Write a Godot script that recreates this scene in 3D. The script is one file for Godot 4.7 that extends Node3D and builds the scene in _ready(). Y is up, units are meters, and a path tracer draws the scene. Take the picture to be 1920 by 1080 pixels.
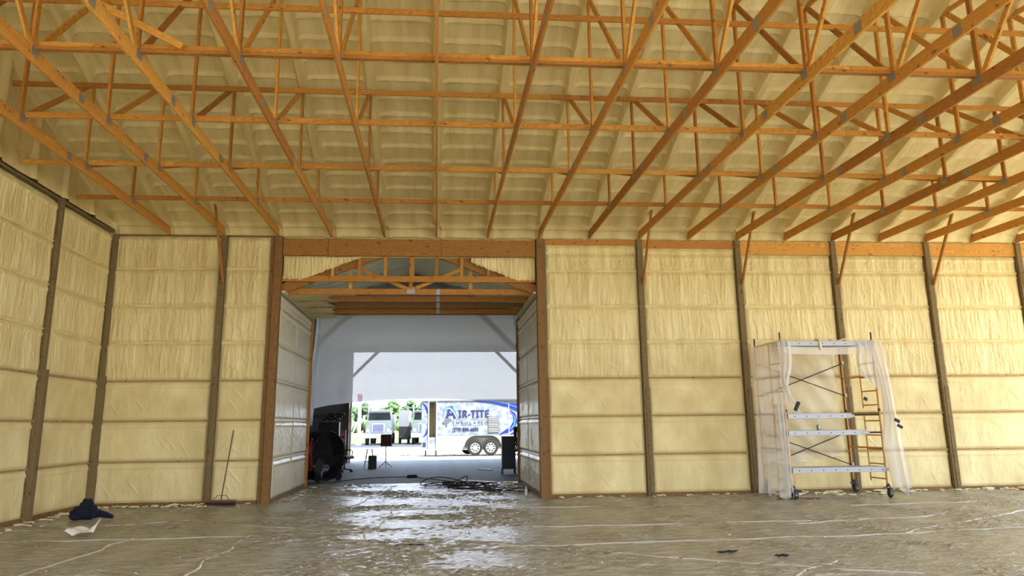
extends Node3D
# Pole barn interior with spray foam, drive-through passage, shop and yard beyond.
# World: far eave wall at z = 0, camera side at z = 18.3, left gable at x = -7.31, y up, metres.

const BAY := 1.219
const CH := 5.948          # underside of truss bottom chords
const X_LEFT := -7.31
const X_RIGHT := 17.07
const Z_REAR := 18.3
const RIDGE := 9.15
const ROWS := [0.06, 0.92, 1.78, 2.64, 3.48, 4.32, 5.17, 5.93]

var M := {}
var taken := {}
var rng := RandomNumberGenerator.new()
var nz := FastNoiseLite.new()

# ------------------------------------------------------------------ mesh builder
class MB:
	var v := PackedVector3Array()
	var n := PackedVector3Array()
	var t := PackedVector2Array()
	var ix := PackedInt32Array()

	func quad(a: Vector3, b: Vector3, c: Vector3, d: Vector3, us: PackedVector2Array = PackedVector2Array()) -> void:
		var k := v.size()
		var nn := (b - a).cross(d - a)
		if nn.length_squared() < 1e-16:
			nn = (c - b).cross(d - b)
		nn = nn.normalized()
		for p in [a, b, c, d]:
			v.append(p)
			n.append(nn)
		if us.size() == 4:
			t.append_array(us)
		else:
			var l := (b - a).length()
			var h := (d - a).length()
			t.append_array(PackedVector2Array([Vector2(0, 0), Vector2(l, 0), Vector2(l, h), Vector2(0, h)]))
		ix.append_array(PackedInt32Array([k, k + 2, k + 1, k, k + 3, k + 2]))

	func tri(a: Vector3, b: Vector3, c: Vector3) -> void:
		var k := v.size()
		var nn := (b - a).cross(c - a).normalized()
		for p in [a, b, c]:
			v.append(p)
			n.append(nn)
			t.append(Vector2(p.x, p.y))
		ix.append_array(PackedInt32Array([k, k + 2, k + 1]))

	# chamfered bar from a to b; w across (side), h along up
	func board(a: Vector3, b: Vector3, w: float, h: float, up := Vector3.UP, bev := 0.004, uo := Vector2.ZERO) -> void:
		var d := (b - a).normalized()
		var sx := d.cross(up)
		if sx.length() < 1e-4:
			sx = d.cross(Vector3.RIGHT)
		sx = sx.normalized()
		var u := sx.cross(d).normalized()
		var hw := w / 2.0
		var hh := h / 2.0
		bev = minf(bev, minf(hw, hh) * 0.6)
		var prof := [Vector2(hw, -hh + bev), Vector2(hw, hh - bev), Vector2(hw - bev, hh), Vector2(-hw + bev, hh), Vector2(-hw, hh - bev), Vector2(-hw, -hh + bev), Vector2(-hw + bev, -hh), Vector2(hw - bev, -hh)]
		var L := a.distance_to(b)
		var per := 0.0
		for i in 8:
			var p: Vector2 = prof[i]
			var q: Vector2 = prof[(i + 1) % 8]
			var o1: Vector3 = sx * p.x + u * p.y
			var o2: Vector3 = sx * q.x + u * q.y
			var nx := per + p.distance_to(q)
			quad(a + o2, a + o1, b + o1, b + o2, PackedVector2Array([uo + Vector2(0, nx), uo + Vector2(0, per), uo + Vector2(L, per), uo + Vector2(L, nx)]))
			per = nx
		for e in 2:
			var o := a if e == 0 else b
			var k := v.size()
			for i in 8:
				var p: Vector2 = prof[i]
				v.append(o + sx * p.x + u * p.y)
				n.append(-d if e == 0 else d)
				t.append(uo + p * 0.3)
			for i in range(1, 7):
				if e == 0:
					ix.append_array(PackedInt32Array([k, k + i + 1, k + i]))
				else:
					ix.append_array(PackedInt32Array([k, k + i, k + i + 1]))

	func box(c: Vector3, s: Vector3, bev := 0.004, bs := Basis()) -> void:
		var ax := 0
		if s.y > s.x and s.y >= s.z:
			ax = 1
		elif s.z > s.x:
			ax = 2
		var uo := Vector2(c.x * 0.37 + c.z * 0.21, c.y * 0.31)
		if ax == 0:
			board(c - bs.x * s.x / 2, c + bs.x * s.x / 2, s.z, s.y, bs.y, bev, uo)
		elif ax == 1:
			board(c - bs.y * s.y / 2, c + bs.y * s.y / 2, s.x, s.z, bs.z, bev, uo)
		else:
			board(c - bs.z * s.z / 2, c + bs.z * s.z / 2, s.x, s.y, bs.y, bev, uo)

	func ring(c: Vector3, bx: Vector3, by: Vector3, seg: int) -> PackedVector3Array:
		var out := PackedVector3Array()
		for i in seg:
			var a := TAU * i / seg
			out.append(c + bx * cos(a) + by * sin(a))
		return out

	# smooth tube through points with radius (float or array)
	func tube(pts: Array, r, seg := 8, caps := true) -> void:
		var k0 := v.size()
		var m := pts.size()
		var prev := Vector3.ZERO
		var acc := 0.0
		for i in m:
			var p: Vector3 = pts[i]
			var d: Vector3
			if i == 0:
				d = pts[1] - p
			elif i == m - 1:
				d = p - pts[m - 2]
			else:
				d = pts[i + 1] - pts[i - 1]
			d = d.normalized()
			var s := prev - d * prev.dot(d)
			if s.length() < 1e-3:
				s = d.cross(Vector3.UP if absf(d.y) < 0.9 else Vector3.RIGHT)
			s = s.normalized()
			prev = s
			var u := d.cross(s)
			var rr: float = r[i] if r is Array else r
			if i > 0:
				acc += p.distance_to(pts[i - 1])
			for j in seg + 1:
				var a := TAU * j / seg
				var o := s * cos(a) + u * sin(a)
				v.append(p + o * rr)
				n.append(o)
				t.append(Vector2(acc, float(j) / seg * TAU * maxf(rr, 0.01)))
		for i in m - 1:
			for j in seg:
				var a := k0 + i * (seg + 1) + j
				var b := a + seg + 1
				ix.append_array(PackedInt32Array([a, b, a + 1, a + 1, b, b + 1]))
		if caps:
			for e in 2:
				var i := 0 if e == 0 else m - 1
				var d: Vector3 = ((pts[1] - pts[0]) if e == 0 else (pts[m - 1] - pts[m - 2])).normalized()
				var base := k0 + i * (seg + 1)
				var k := v.size()
				for j in seg:
					v.append(v[base + j])
					n.append(-d if e == 0 else d)
					t.append(t[base + j])
				for j in range(1, seg - 1):
					if e == 0:
						ix.append_array(PackedInt32Array([k, k + j, k + j + 1]))
					else:
						ix.append_array(PackedInt32Array([k, k + j + 1, k + j]))

	func cyl(a: Vector3, b: Vector3, r1: float, r2 := -1.0, seg := 12) -> void:
		tube([a, b], [r1, r1 if r2 < 0 else r2], seg)

	# profile: Array of Vector2(radius, along axis) revolved about the axis of xf's y
	func lathe(prof: Array, seg := 24, xf := Transform3D()) -> void:
		var k0 := v.size()
		var m := prof.size()
		for i in m:
			var p: Vector2 = prof[i]
			var q0: Vector2 = prof[maxi(i - 1, 0)]
			var q1: Vector2 = prof[mini(i + 1, m - 1)]
			var tn := (q1 - q0).normalized()
			var nr := Vector2(tn.y, -tn.x)
			for j in seg + 1:
				var a := TAU * j / seg
				var c := Vector3(cos(a), 0, sin(a))
				v.append(xf * (c * p.x + Vector3.UP * p.y))
				n.append((xf.basis * (c * nr.x + Vector3.UP * nr.y)).normalized())
				t.append(Vector2(float(j) / seg * TAU * 0.3, p.y))
		for i in m - 1:
			for j in seg:
				var a := k0 + i * (seg + 1) + j
				var b := a + seg + 1
				ix.append_array(PackedInt32Array([a, a + 1, b, a + 1, b + 1, b]))

	# extruded polygon (CCW in xy) from z=0 to z=depth, placed by xf
	func ext(poly: PackedVector2Array, depth: float, xf := Transform3D()) -> void:
		var id := Geometry2D.triangulate_polygon(poly)
		var cw := Geometry2D.is_polygon_clockwise(poly)
		var fz: Vector3 = xf.basis.z.normalized()
		for e in 2:
			var k := v.size()
			var z := depth if e == 1 else 0.0
			for p in poly:
				v.append(xf * Vector3(p.x, p.y, z))
				n.append(fz if e == 1 else -fz)
				t.append(p)
			for i in range(0, id.size(), 3):
				var a := poly[id[i]]
				var b := poly[id[i + 1]]
				var c := poly[id[i + 2]]
				var ccw := (b - a).cross(c - a) > 0
				if (e == 1) == ccw:
					ix.append_array(PackedInt32Array([k + id[i], k + id[i + 2], k + id[i + 1]]))
				else:
					ix.append_array(PackedInt32Array([k + id[i], k + id[i + 1], k + id[i + 2]]))
		for i in poly.size():
			var a := poly[i]
			var b := poly[(i + 1) % poly.size()]
			if cw:
				var s := a
				a = b
				b = s
			quad(xf * Vector3(a.x, a.y, 0), xf * Vector3(b.x, b.y, 0), xf * Vector3(b.x, b.y, depth), xf * Vector3(a.x, a.y, depth))

	# surface from f(u, v) on a grid; flip turns the normal round
	func grid(us: PackedFloat32Array, vs: PackedFloat32Array, f: Callable, flip := false) -> void:
		var k0 := v.size()
		var a := us.size()
		var b := vs.size()
		var ps := PackedVector3Array()
		ps.resize(a * b)
		for j in b:
			for i in a:
				ps[j * a + i] = f.call(us[i], vs[j])
		for j in b:
			for i in a:
				var du := ps[j * a + mini(i + 1, a - 1)] - ps[j * a + maxi(i - 1, 0)]
				var dv := ps[mini(j + 1, b - 1) * a + i] - ps[maxi(j - 1, 0) * a + i]
				var nn := du.cross(dv).normalized()
				n.append(-nn if flip else nn)
				t.append(Vector2(us[i], vs[j]))
		v.append_array(ps)
		for j in b - 1:
			for i in a - 1:
				var p := k0 + j * a + i
				var q := p + a
				if flip:
					ix.append_array(PackedInt32Array([p, p + 1, q, p + 1, q + 1, q]))
				else:
					ix.append_array(PackedInt32Array([p, q, p + 1, p + 1, q, q + 1]))

	func blob(c: Vector3, r: Vector3, seed_: float, rough: float, lat := 6, lon := 9) -> void:
		var k0 := v.size()
		for i in lat + 1:
			var th := PI * i / lat
			for j in lon + 1:
				var ph := TAU * (j % lon) / lon
				var d := Vector3(sin(th) * cos(ph), cos(th), sin(th) * sin(ph))
				var w := 1.0 + rough * (sin(d.x * 5.1 + seed_) * cos(d.z * 4.3 + seed_ * 1.7) + 0.6 * sin(d.y * 7.7 + seed_ * 2.3 + d.x * 3.0))
				v.append(c + d * r * w)
				n.append((d / r).normalized())
				t.append(Vector2(ph, th))
		for i in lat:
			for j in lon:
				var a := k0 + i * (lon + 1) + j
				var b := a + lon + 1
				ix.append_array(PackedInt32Array([a, b, a + 1, a + 1, b, b + 1]))

	func mesh() -> ArrayMesh:
		var arr := []
		arr.resize(Mesh.ARRAY_MAX)
		arr[Mesh.ARRAY_VERTEX] = v
		arr[Mesh.ARRAY_NORMAL] = n
		arr[Mesh.ARRAY_TEX_UV] = t
		arr[Mesh.ARRAY_INDEX] = ix
		var m := ArrayMesh.new()
		m.add_surface_from_arrays(Mesh.PRIMITIVE_TRIANGLES, arr)
		return m

# ------------------------------------------------------------------ node helpers
func numbered(called: String) -> String:
	var k: int = taken.get(called, 0)
	taken[called] = k + 1
	return called if k == 0 else "%s_%03d" % [called, k]

func put(called: String, mesh: Mesh, mat: Material, parent: Node3D, at := Vector3.ZERO) -> MeshInstance3D:
	var o := MeshInstance3D.new()
	o.mesh = mesh
	o.material_override = mat
	o.position = at
	o.name = numbered(called) if parent == self else called
	parent.add_child(o, true)
	return o

func part(called: String, b: MB, mat: Material, parent: Node3D, at := Vector3.ZERO) -> MeshInstance3D:
	return put(called, b.mesh(), mat, parent, at)

func tag(o: Node3D, label: String, category: String, group := "", kind := "") -> Node3D:
	if label: o.set_meta("label", label)
	if category: o.set_meta("category", category)
	if group: o.set_meta("group", group)
	if kind: o.set_meta("kind", kind)
	return o

func thing(called: String, label: String, category: String, at := Vector3.ZERO, group := "") -> Node3D:
	var o := Node3D.new()
	o.name = numbered(called)
	add_child(o)
	o.position = at
	tag(o, label, category, group)
	return o

func structure(called: String, b: MB, mat: Material) -> MeshInstance3D:
	var o := part(called, b, mat, self)
	o.set_meta("kind", "structure")
	return o

func copy_of(o: Node3D, at: Vector3, label: String) -> Node3D:
	var c: Node3D = o.duplicate()
	var base: String = String(o.name)
	if base.length() > 4 and base[base.length() - 4] == "_" and base.substr(base.length() - 3).is_valid_int():
		base = base.substr(0, base.length() - 4)
	c.name = numbered(base)
	add_child(c)
	c.position = at
	c.set_meta("label", label)
	return c

func span(a: float, b: float, k: int) -> PackedFloat32Array:
	var out := PackedFloat32Array()
	for i in k + 1:
		out.append(lerpf(a, b, float(i) / k))
	return out

func uvo() -> Vector2:
	return Vector2(rng.randf() * 2.4, rng.randf() * 0.6)

func wood() -> Material:
	return M["wood%d" % rng.randi_range(0, 3)]

func ordinal(k: int) -> String:
	return ["first", "second", "third", "fourth", "fifth", "sixth", "seventh", "eighth", "ninth", "tenth", "eleventh", "twelfth", "thirteenth", "fourteenth", "fifteenth", "sixteenth", "seventeenth", "eighteenth", "nineteenth", "twentieth"][k]

# ------------------------------------------------------------------ materials
func mat(color: Color, rough := 0.8, metal := 0.0) -> StandardMaterial3D:
	var m := StandardMaterial3D.new()
	m.albedo_color = color
	m.roughness = rough
	m.metallic = metal
	return m

func noise_tex(seed_: int, freq: float, size: int, lo: Color, hi: Color, fractal := FastNoiseLite.FRACTAL_FBM, octaves := 4, kind := FastNoiseLite.TYPE_SIMPLEX_SMOOTH, warp := 0.0) -> NoiseTexture2D:
	var f := FastNoiseLite.new()
	f.seed = seed_
	f.noise_type = kind
	f.frequency = freq
	f.fractal_type = fractal
	f.fractal_octaves = octaves
	if warp > 0.0:
		f.domain_warp_enabled = true
		f.domain_warp_amplitude = warp
		f.domain_warp_frequency = freq * 1.5
	var t := NoiseTexture2D.new()
	t.width = size
	t.height = size
	t.seamless = true
	t.noise = f
	var g := Gradient.new()
	g.set_color(0, lo)
	g.set_color(1, hi)
	t.color_ramp = g
	return t

func wood_texture(seed_: int) -> ImageTexture:
	var f := FastNoiseLite.new()
	f.seed = seed_
	f.noise_type = FastNoiseLite.TYPE_SIMPLEX_SMOOTH
	f.frequency = 1.0
	f.fractal_octaves = 3
	var w := 1024
	var h := 256
	var r := RandomNumberGenerator.new()
	r.seed = seed_ * 7 + 3
	var knots := []
	for i in 13:
		knots.append(Vector3(r.randf() * w, r.randf() * h, r.randf_range(2.5, 6.5)))
	var im := Image.create(w, h, false, Image.FORMAT_RGB8)
	for y in h:
		for x in w:
			var a := TAU * x / w
			var c := TAU * y / h
			var yy := cos(c) * 1.7
			var base := f.get_noise_3d(cos(a) * 0.5, sin(a) * 0.5, yy + sin(c) * 0.8)
			var fine := f.get_noise_3d(cos(a) * 2.2, sin(a) * 2.2, yy * 9.0 + sin(c) * 5.0)
			var g := 0.5 + 0.5 * sin(base * 26.0 + fine * 1.6)
			var val := 0.86 + 0.12 * g + 0.09 * fine
			var red := 1.0
			for k: Vector3 in knots:
				var dx: float = absf(x - k.x)
				dx = minf(dx, w - dx) * 0.62
				var dy: float = absf(y - k.y)
				dy = minf(dy, h - dy)
				if dx < 30 and dy < 30:
					var d := sqrt(dx * dx + dy * dy) / k.z
					if d < 3.0:
						val *= 1.0 - 0.55 * exp(-d * d * 1.3) - 0.06 * exp(-(d - 1.7) * (d - 1.7) * 4.0)
						red = 1.0 - 0.12 * exp(-d * d)
			val = clampf(val, 0.1, 1.0)
			im.set_pixel(x, y, Color(val, val * (0.965 + 0.03 * g) * red, val * (0.90 + 0.08 * g) * red))
	return ImageTexture.create_from_image(im)

func materials() -> void:
	var wt := [wood_texture(11), wood_texture(29)]
	var tints := [Color(0.83, 0.59, 0.25), Color(0.77, 0.53, 0.215), Color(0.88, 0.65, 0.29), Color(0.72, 0.485, 0.195)]
	for i in 4:
		var m := mat(tints[i], 0.72)
		m.albedo_texture = wt[i % 2]
		m.uv1_scale = Vector3(0.42, 1.7, 1)
		M["wood%d" % i] = m
	var p := mat(Color(0.51, 0.435, 0.285), 0.8)
	p.albedo_texture = wt[0]
	p.uv1_scale = Vector3(0.42, 1.7, 1)
	M.post = p
	var gm := mat(Color(0.72, 0.60, 0.40), 0.8)
	gm.albedo_texture = wt[1]
	gm.uv1_scale = Vector3(0.42, 1.7, 1)
	M.girt = gm
	var jm := mat(Color(0.55, 0.405, 0.21), 0.75)
	jm.albedo_texture = wt[1]
	jm.uv1_scale = Vector3(0.42, 1.7, 1)
	M.jamb = jm
	var ply := mat(Color(0.67, 0.465, 0.195), 0.7)
	ply.albedo_texture = wt[1]
	ply.uv1_scale = Vector3(0.3, 1.2, 1)
	M.ply = ply
	var mott := noise_tex(5, 0.006, 512, Color(0.86, 0.83, 0.76), Color(1, 1, 1), FastNoiseLite.FRACTAL_FBM, 5)
	var bump_wall := noise_tex(8, 0.012, 512, Color.BLACK, Color.WHITE, FastNoiseLite.FRACTAL_RIDGED, 3, FastNoiseLite.TYPE_SIMPLEX_SMOOTH, 14.0)
	for d in [["foam", Vector3(0.9, 0.16, 0.9), 2.2], ["foam_smooth", Vector3(0.35, 0.2, 0.35), 1.3], ["foam_roof", Vector3(0.75, 0.3, 0.22), 1.2]]:
		var m := mat(Color(0.945, 0.88, 0.65), 0.62)
		m.albedo_texture = mott
		m.uv1_triplanar = true
		m.uv1_world_triplanar = true
		m.uv1_scale = d[1]
		m.heightmap_enabled = true
		m.heightmap_texture = bump_wall
		m.heightmap_scale = d[2]
		M[d[0]] = m
	var film := mat(Color(0.86, 0.82, 0.69), 0.34)
	film.uv1_triplanar = true
	film.uv1_world_triplanar = true
	film.uv1_scale = Vector3(0.5, 0.35, 0.5)
	film.heightmap_enabled = true
	film.heightmap_texture = bump_wall
	film.heightmap_scale = 1.6
	M.film_wall = film
	M.scrap = mat(Color(0.92, 0.87, 0.72), 0.8)
	M.white_scrap = mat(Color(0.93, 0.92, 0.88), 0.7)
	# floor film
	var wr := noise_tex(21, 0.009, 1024, Color.BLACK, Color.WHITE, FastNoiseLite.FRACTAL_RIDGED, 4, FastNoiseLite.TYPE_SIMPLEX_SMOOTH, 38.0)
	var dirt := noise_tex(33, 0.008, 512, Color(0.72, 0.70, 0.64), Color(1, 1, 1), FastNoiseLite.FRACTAL_FBM, 5)
	var fl := mat(Color(0.80, 0.785, 0.71), 0.18)
	fl.albedo_texture = dirt
	fl.uv1_triplanar = true
	fl.uv1_world_triplanar = true
	fl.uv1_scale = Vector3(0.5, 0.5, 1.15)
	fl.heightmap_enabled = true
	fl.heightmap_texture = wr
	fl.heightmap_scale = 4.0
	M.floor_film = fl
	var fold := mat(Color(0.70, 0.685, 0.61), 0.4)
	M.fold = fold
	var conc := mat(Color(0.60, 0.59, 0.57), 0.75)
	conc.albedo_texture = dirt
	conc.uv1_triplanar = true
	conc.uv1_world_triplanar = true
	conc.uv1_scale = Vector3(0.4, 0.4, 0.4)
	M.concrete = conc
	var gr := mat(Color(0.80, 0.77, 0.70), 0.95)
	gr.albedo_texture = dirt
	gr.uv1_triplanar = true
	gr.uv1_world_triplanar = true
	gr.uv1_scale = Vector3(0.25, 0.25, 0.25)
	M.gravel = gr
	M.grass = mat(Color(0.33, 0.42, 0.16), 0.95)
	M.dry = mat(Color(0.50, 0.44, 0.27), 0.95)
	M.truck_shade = mat(Color(0.20, 0.20, 0.215), 0.9)  # dark tone for the shade painted on the ground by the trucks
	M.galv = mat(Color(0.60, 0.60, 0.58), 0.45, 0.6)
	M.metal_sheet = mat(Color(0.86, 0.87, 0.80), 0.4, 0.0)
	M.shop_panel = mat(Color(0.55, 0.55, 0.56), 0.6)
	M.shop_wood = M.post
	M.black = mat(Color(0.035, 0.035, 0.04), 0.5)
	M.rubber = mat(Color(0.05, 0.05, 0.052), 0.85)
	M.tire = mat(Color(0.085, 0.085, 0.09), 0.85)
	M.cable = mat(Color(0.16, 0.13, 0.10), 0.7)
	M.navy = mat(Color(0.05, 0.085, 0.16), 0.95)
	M.steel = mat(Color(0.62, 0.63, 0.64), 0.35, 0.8)
	M.alu = mat(Color(0.68, 0.68, 0.685), 0.42, 0.2)
	M.yellow = mat(Color(0.78, 0.54, 0.17), 0.45)
	M.dark_steel = mat(Color(0.22, 0.22, 0.22), 0.5, 0.5)
	M.white_paint = mat(Color(0.93, 0.93, 0.92), 0.35)
	M.red = mat(Color(0.50, 0.08, 0.08), 0.5)
	M.pink = mat(Color(0.80, 0.45, 0.50), 0.5)
	M.maroon = mat(Color(0.15, 0.07, 0.12), 0.45)
	M.rust = mat(Color(0.26, 0.10, 0.09), 0.6)
	M.glass_dark = mat(Color(0.08, 0.10, 0.10), 0.08)
	M.truck = mat(Color(0.37, 0.41, 0.41), 0.35)
	M.box_grey = mat(Color(0.44, 0.45, 0.46), 0.4)
	M.trailer_low = mat(Color(0.62, 0.61, 0.58), 0.25)
	M.chrome = mat(Color(0.44, 0.45, 0.47), 0.3, 0.3)
	M.blue = mat(Color(0.09, 0.14, 0.46), 0.4)
	M.sky_blue = mat(Color(0.22, 0.42, 0.66), 0.4)
	M.text_blue = mat(Color(0.13, 0.14, 0.33), 0.5)
	M.text_grey = mat(Color(0.33, 0.34, 0.36), 0.5)
	M.tape_black = mat(Color(0.03, 0.03, 0.03), 0.6)
	M.broom = mat(Color(0.42, 0.27, 0.17), 0.7)
	# printed crinkle on the trailer
	var crink := noise_tex(44, 0.012, 512, Color(0.60, 0.64, 0.69), Color(1, 1, 1), FastNoiseLite.FRACTAL_RIDGED, 3, FastNoiseLite.TYPE_CELLULAR, 30.0)
	var wrap := mat(Color(0.60, 0.62, 0.635), 0.35)
	wrap.albedo_texture = crink
	wrap.uv1_triplanar = true
	wrap.uv1_scale = Vector3(0.5, 0.5, 0.5)
	M.wrap = wrap
	# hanging plastic
	var cur := mat(Color(0.87, 0.91, 0.97, 0.90), 0.35)
	cur.transparency = BaseMaterial3D.TRANSPARENCY_ALPHA
	cur.backlight_enabled = true
	cur.backlight = Color(1, 1, 1)
	M.curtain = cur
	var dr := mat(Color(0.92, 0.91, 0.88, 0.52), 0.28)
	dr.transparency = BaseMaterial3D.TRANSPARENCY_ALPHA
	dr.backlight_enabled = true
	dr.backlight = Color(0.7, 0.7, 0.7)
	M.drape = dr
	var dt := mat(Color(0.93, 0.90, 0.82, 0.34), 0.26)
	dt.transparency = BaseMaterial3D.TRANSPARENCY_ALPHA
	M.drape_thin = dt
	var lm := noise_tex(51, 0.05, 256, Color(0.55, 0.6, 0.5), Color(1, 1, 1))
	for i in 3:
		var l := mat([Color(0.34, 0.43, 0.31), Color(0.31, 0.41, 0.33), Color(0.38, 0.47, 0.31)][i], 0.9)
		l.albedo_texture = lm
		l.uv1_triplanar = true
		l.uv1_scale = Vector3(0.6, 0.6, 0.6)
		M["leaf%d" % i] = l
	M.bark = mat(Color(0.30, 0.24, 0.18), 0.95)

# ------------------------------------------------------------------ scene
func _ready() -> void:
	rng.seed = 20240611
	nz.seed = 4
	nz.frequency = 1.0
	nz.fractal_octaves = 3
	# camera (phone main lens, crop slightly below the lens axis)
	var cam := Camera3D.new()
	cam.name = "camera"
	var near := 0.1
	cam.projection = Camera3D.PROJECTION_FRUSTUM
	cam.near = near
	cam.far = 2000.0
	cam.size = near * 1080.0 / 1501.4
	cam.frustum_offset = Vector2(0, -near * (540.0 - 449.6) / 1501.4)
	cam.position = Vector3(0.0418, 1.6, 18.576)
	cam.rotation = Vector3(0.2275, -0.0942, -0.0121)
	add_child(cam)
	cam.current = true
	# sky, sun, exposure
	var we := WorldEnvironment.new()
	we.name = "world_environment"
	var env := Environment.new()
	env.background_mode = Environment.BG_SKY
	var sm := ProceduralSkyMaterial.new()
	sm.sky_top_color = Color(0.62, 0.72, 0.90)
	sm.sky_horizon_color = Color(0.93, 0.96, 1.0)
	sm.sky_curve = 0.25
	sm.ground_bottom_color = Color(0.6, 0.58, 0.52)
	sm.ground_horizon_color = Color(0.7, 0.68, 0.62)
	sm.sky_energy_multiplier = 1.0
	var sky := Sky.new()
	sky.sky_material = sm
	env.sky = sky
	env.tonemap_mode = Environment.TONE_MAPPER_LINEAR
	env.tonemap_exposure = 6.2
	env.sdfgi_enabled = true
	env.ssao_enabled = true
	env.ssil_enabled = true
	we.environment = env
	add_child(we)
	var sun := DirectionalLight3D.new()
	sun.name = "sun"
	sun.light_energy = 1.1
	sun.light_color = Color(1.0, 0.98, 0.93)
	sun.light_angular_distance = 0.6
	sun.shadow_enabled = true
	add_child(sun)
	sun.look_at_from_position(Vector3.ZERO, Vector3(-0.42, -1.0, -0.45), Vector3.UP)
	materials()
	build_ground()
	build_floor()
	build_ceiling()
	build_far_wall()
	build_left_wall()
	build_open_sides()
	build_trusses()
	build_bracing()
	build_passage()
	build_shop()
	build_curtain()
	build_scaffold()
	build_shop_things()
	build_yard()
	build_small_things()
	build_scraps()

# ------------------------------------------------------------------ setting
func build_ground() -> void:
	var g := MB.new()
	g.quad(Vector3(-300, -0.03, 300), Vector3(300, -0.03, 300), Vector3(300, -0.03, -82), Vector3(-300, -0.03, -82))
	g.box(Vector3(0, -0.35, 0), Vector3(600, 0.5, 600), 0.0)
	structure("ground", g, M.gravel)
	var b := MB.new()
	b.quad(Vector3(-300, -0.015, -66), Vector3(300, -0.015, -66), Vector3(300, -0.015, -110), Vector3(-300, -0.015, -110))
	structure("ground_grass", b, M.grass)
	var c := MB.new()
	c.quad(Vector3(-300, -0.01, -110), Vector3(300, -0.01, -110), Vector3(300, 1.2, -300), Vector3(-300, 1.2, -300))
	structure("ground_field", c, M.dry)
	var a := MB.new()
	a.quad(Vector3(-30, -0.012, -49), Vector3(30, -0.012, -49), Vector3(30, -0.012, -66), Vector3(-30, -0.012, -66))  # dark strip laid on the ground as painted shade under the trucks
	structure("ground_painted_shade", a, M.truck_shade)
	# tufts of dry grass at the gravel's edge
	var d := MB.new()
	for i in 700:
		var p := Vector3(rng.randf_range(-6, 8), -0.03, rng.randf_range(-31, -23.5))
		if nz.get_noise_2d(p.x * 0.5, p.z * 0.5) < 0.05:
			continue
		for k in 5:
			var o := Vector3(rng.randf_range(-0.12, 0.12), 0, rng.randf_range(-0.12, 0.12))
			var h := rng.randf_range(0.03, 0.10)
			var w := Vector3(rng.randf_range(-0.02, 0.02), 0, rng.randf_range(-0.02, 0.02)).normalized() * 0.012
			d.tri(p + o - w, p + o + w, p + o + Vector3(rng.randf_range(-0.05, 0.05), h, rng.randf_range(-0.05, 0.05)))
	tag(part("dry_grass", d, M.dry, self), "thin dry grass tufts on the bright gravel yard", "grass", "", "stuff")

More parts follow.
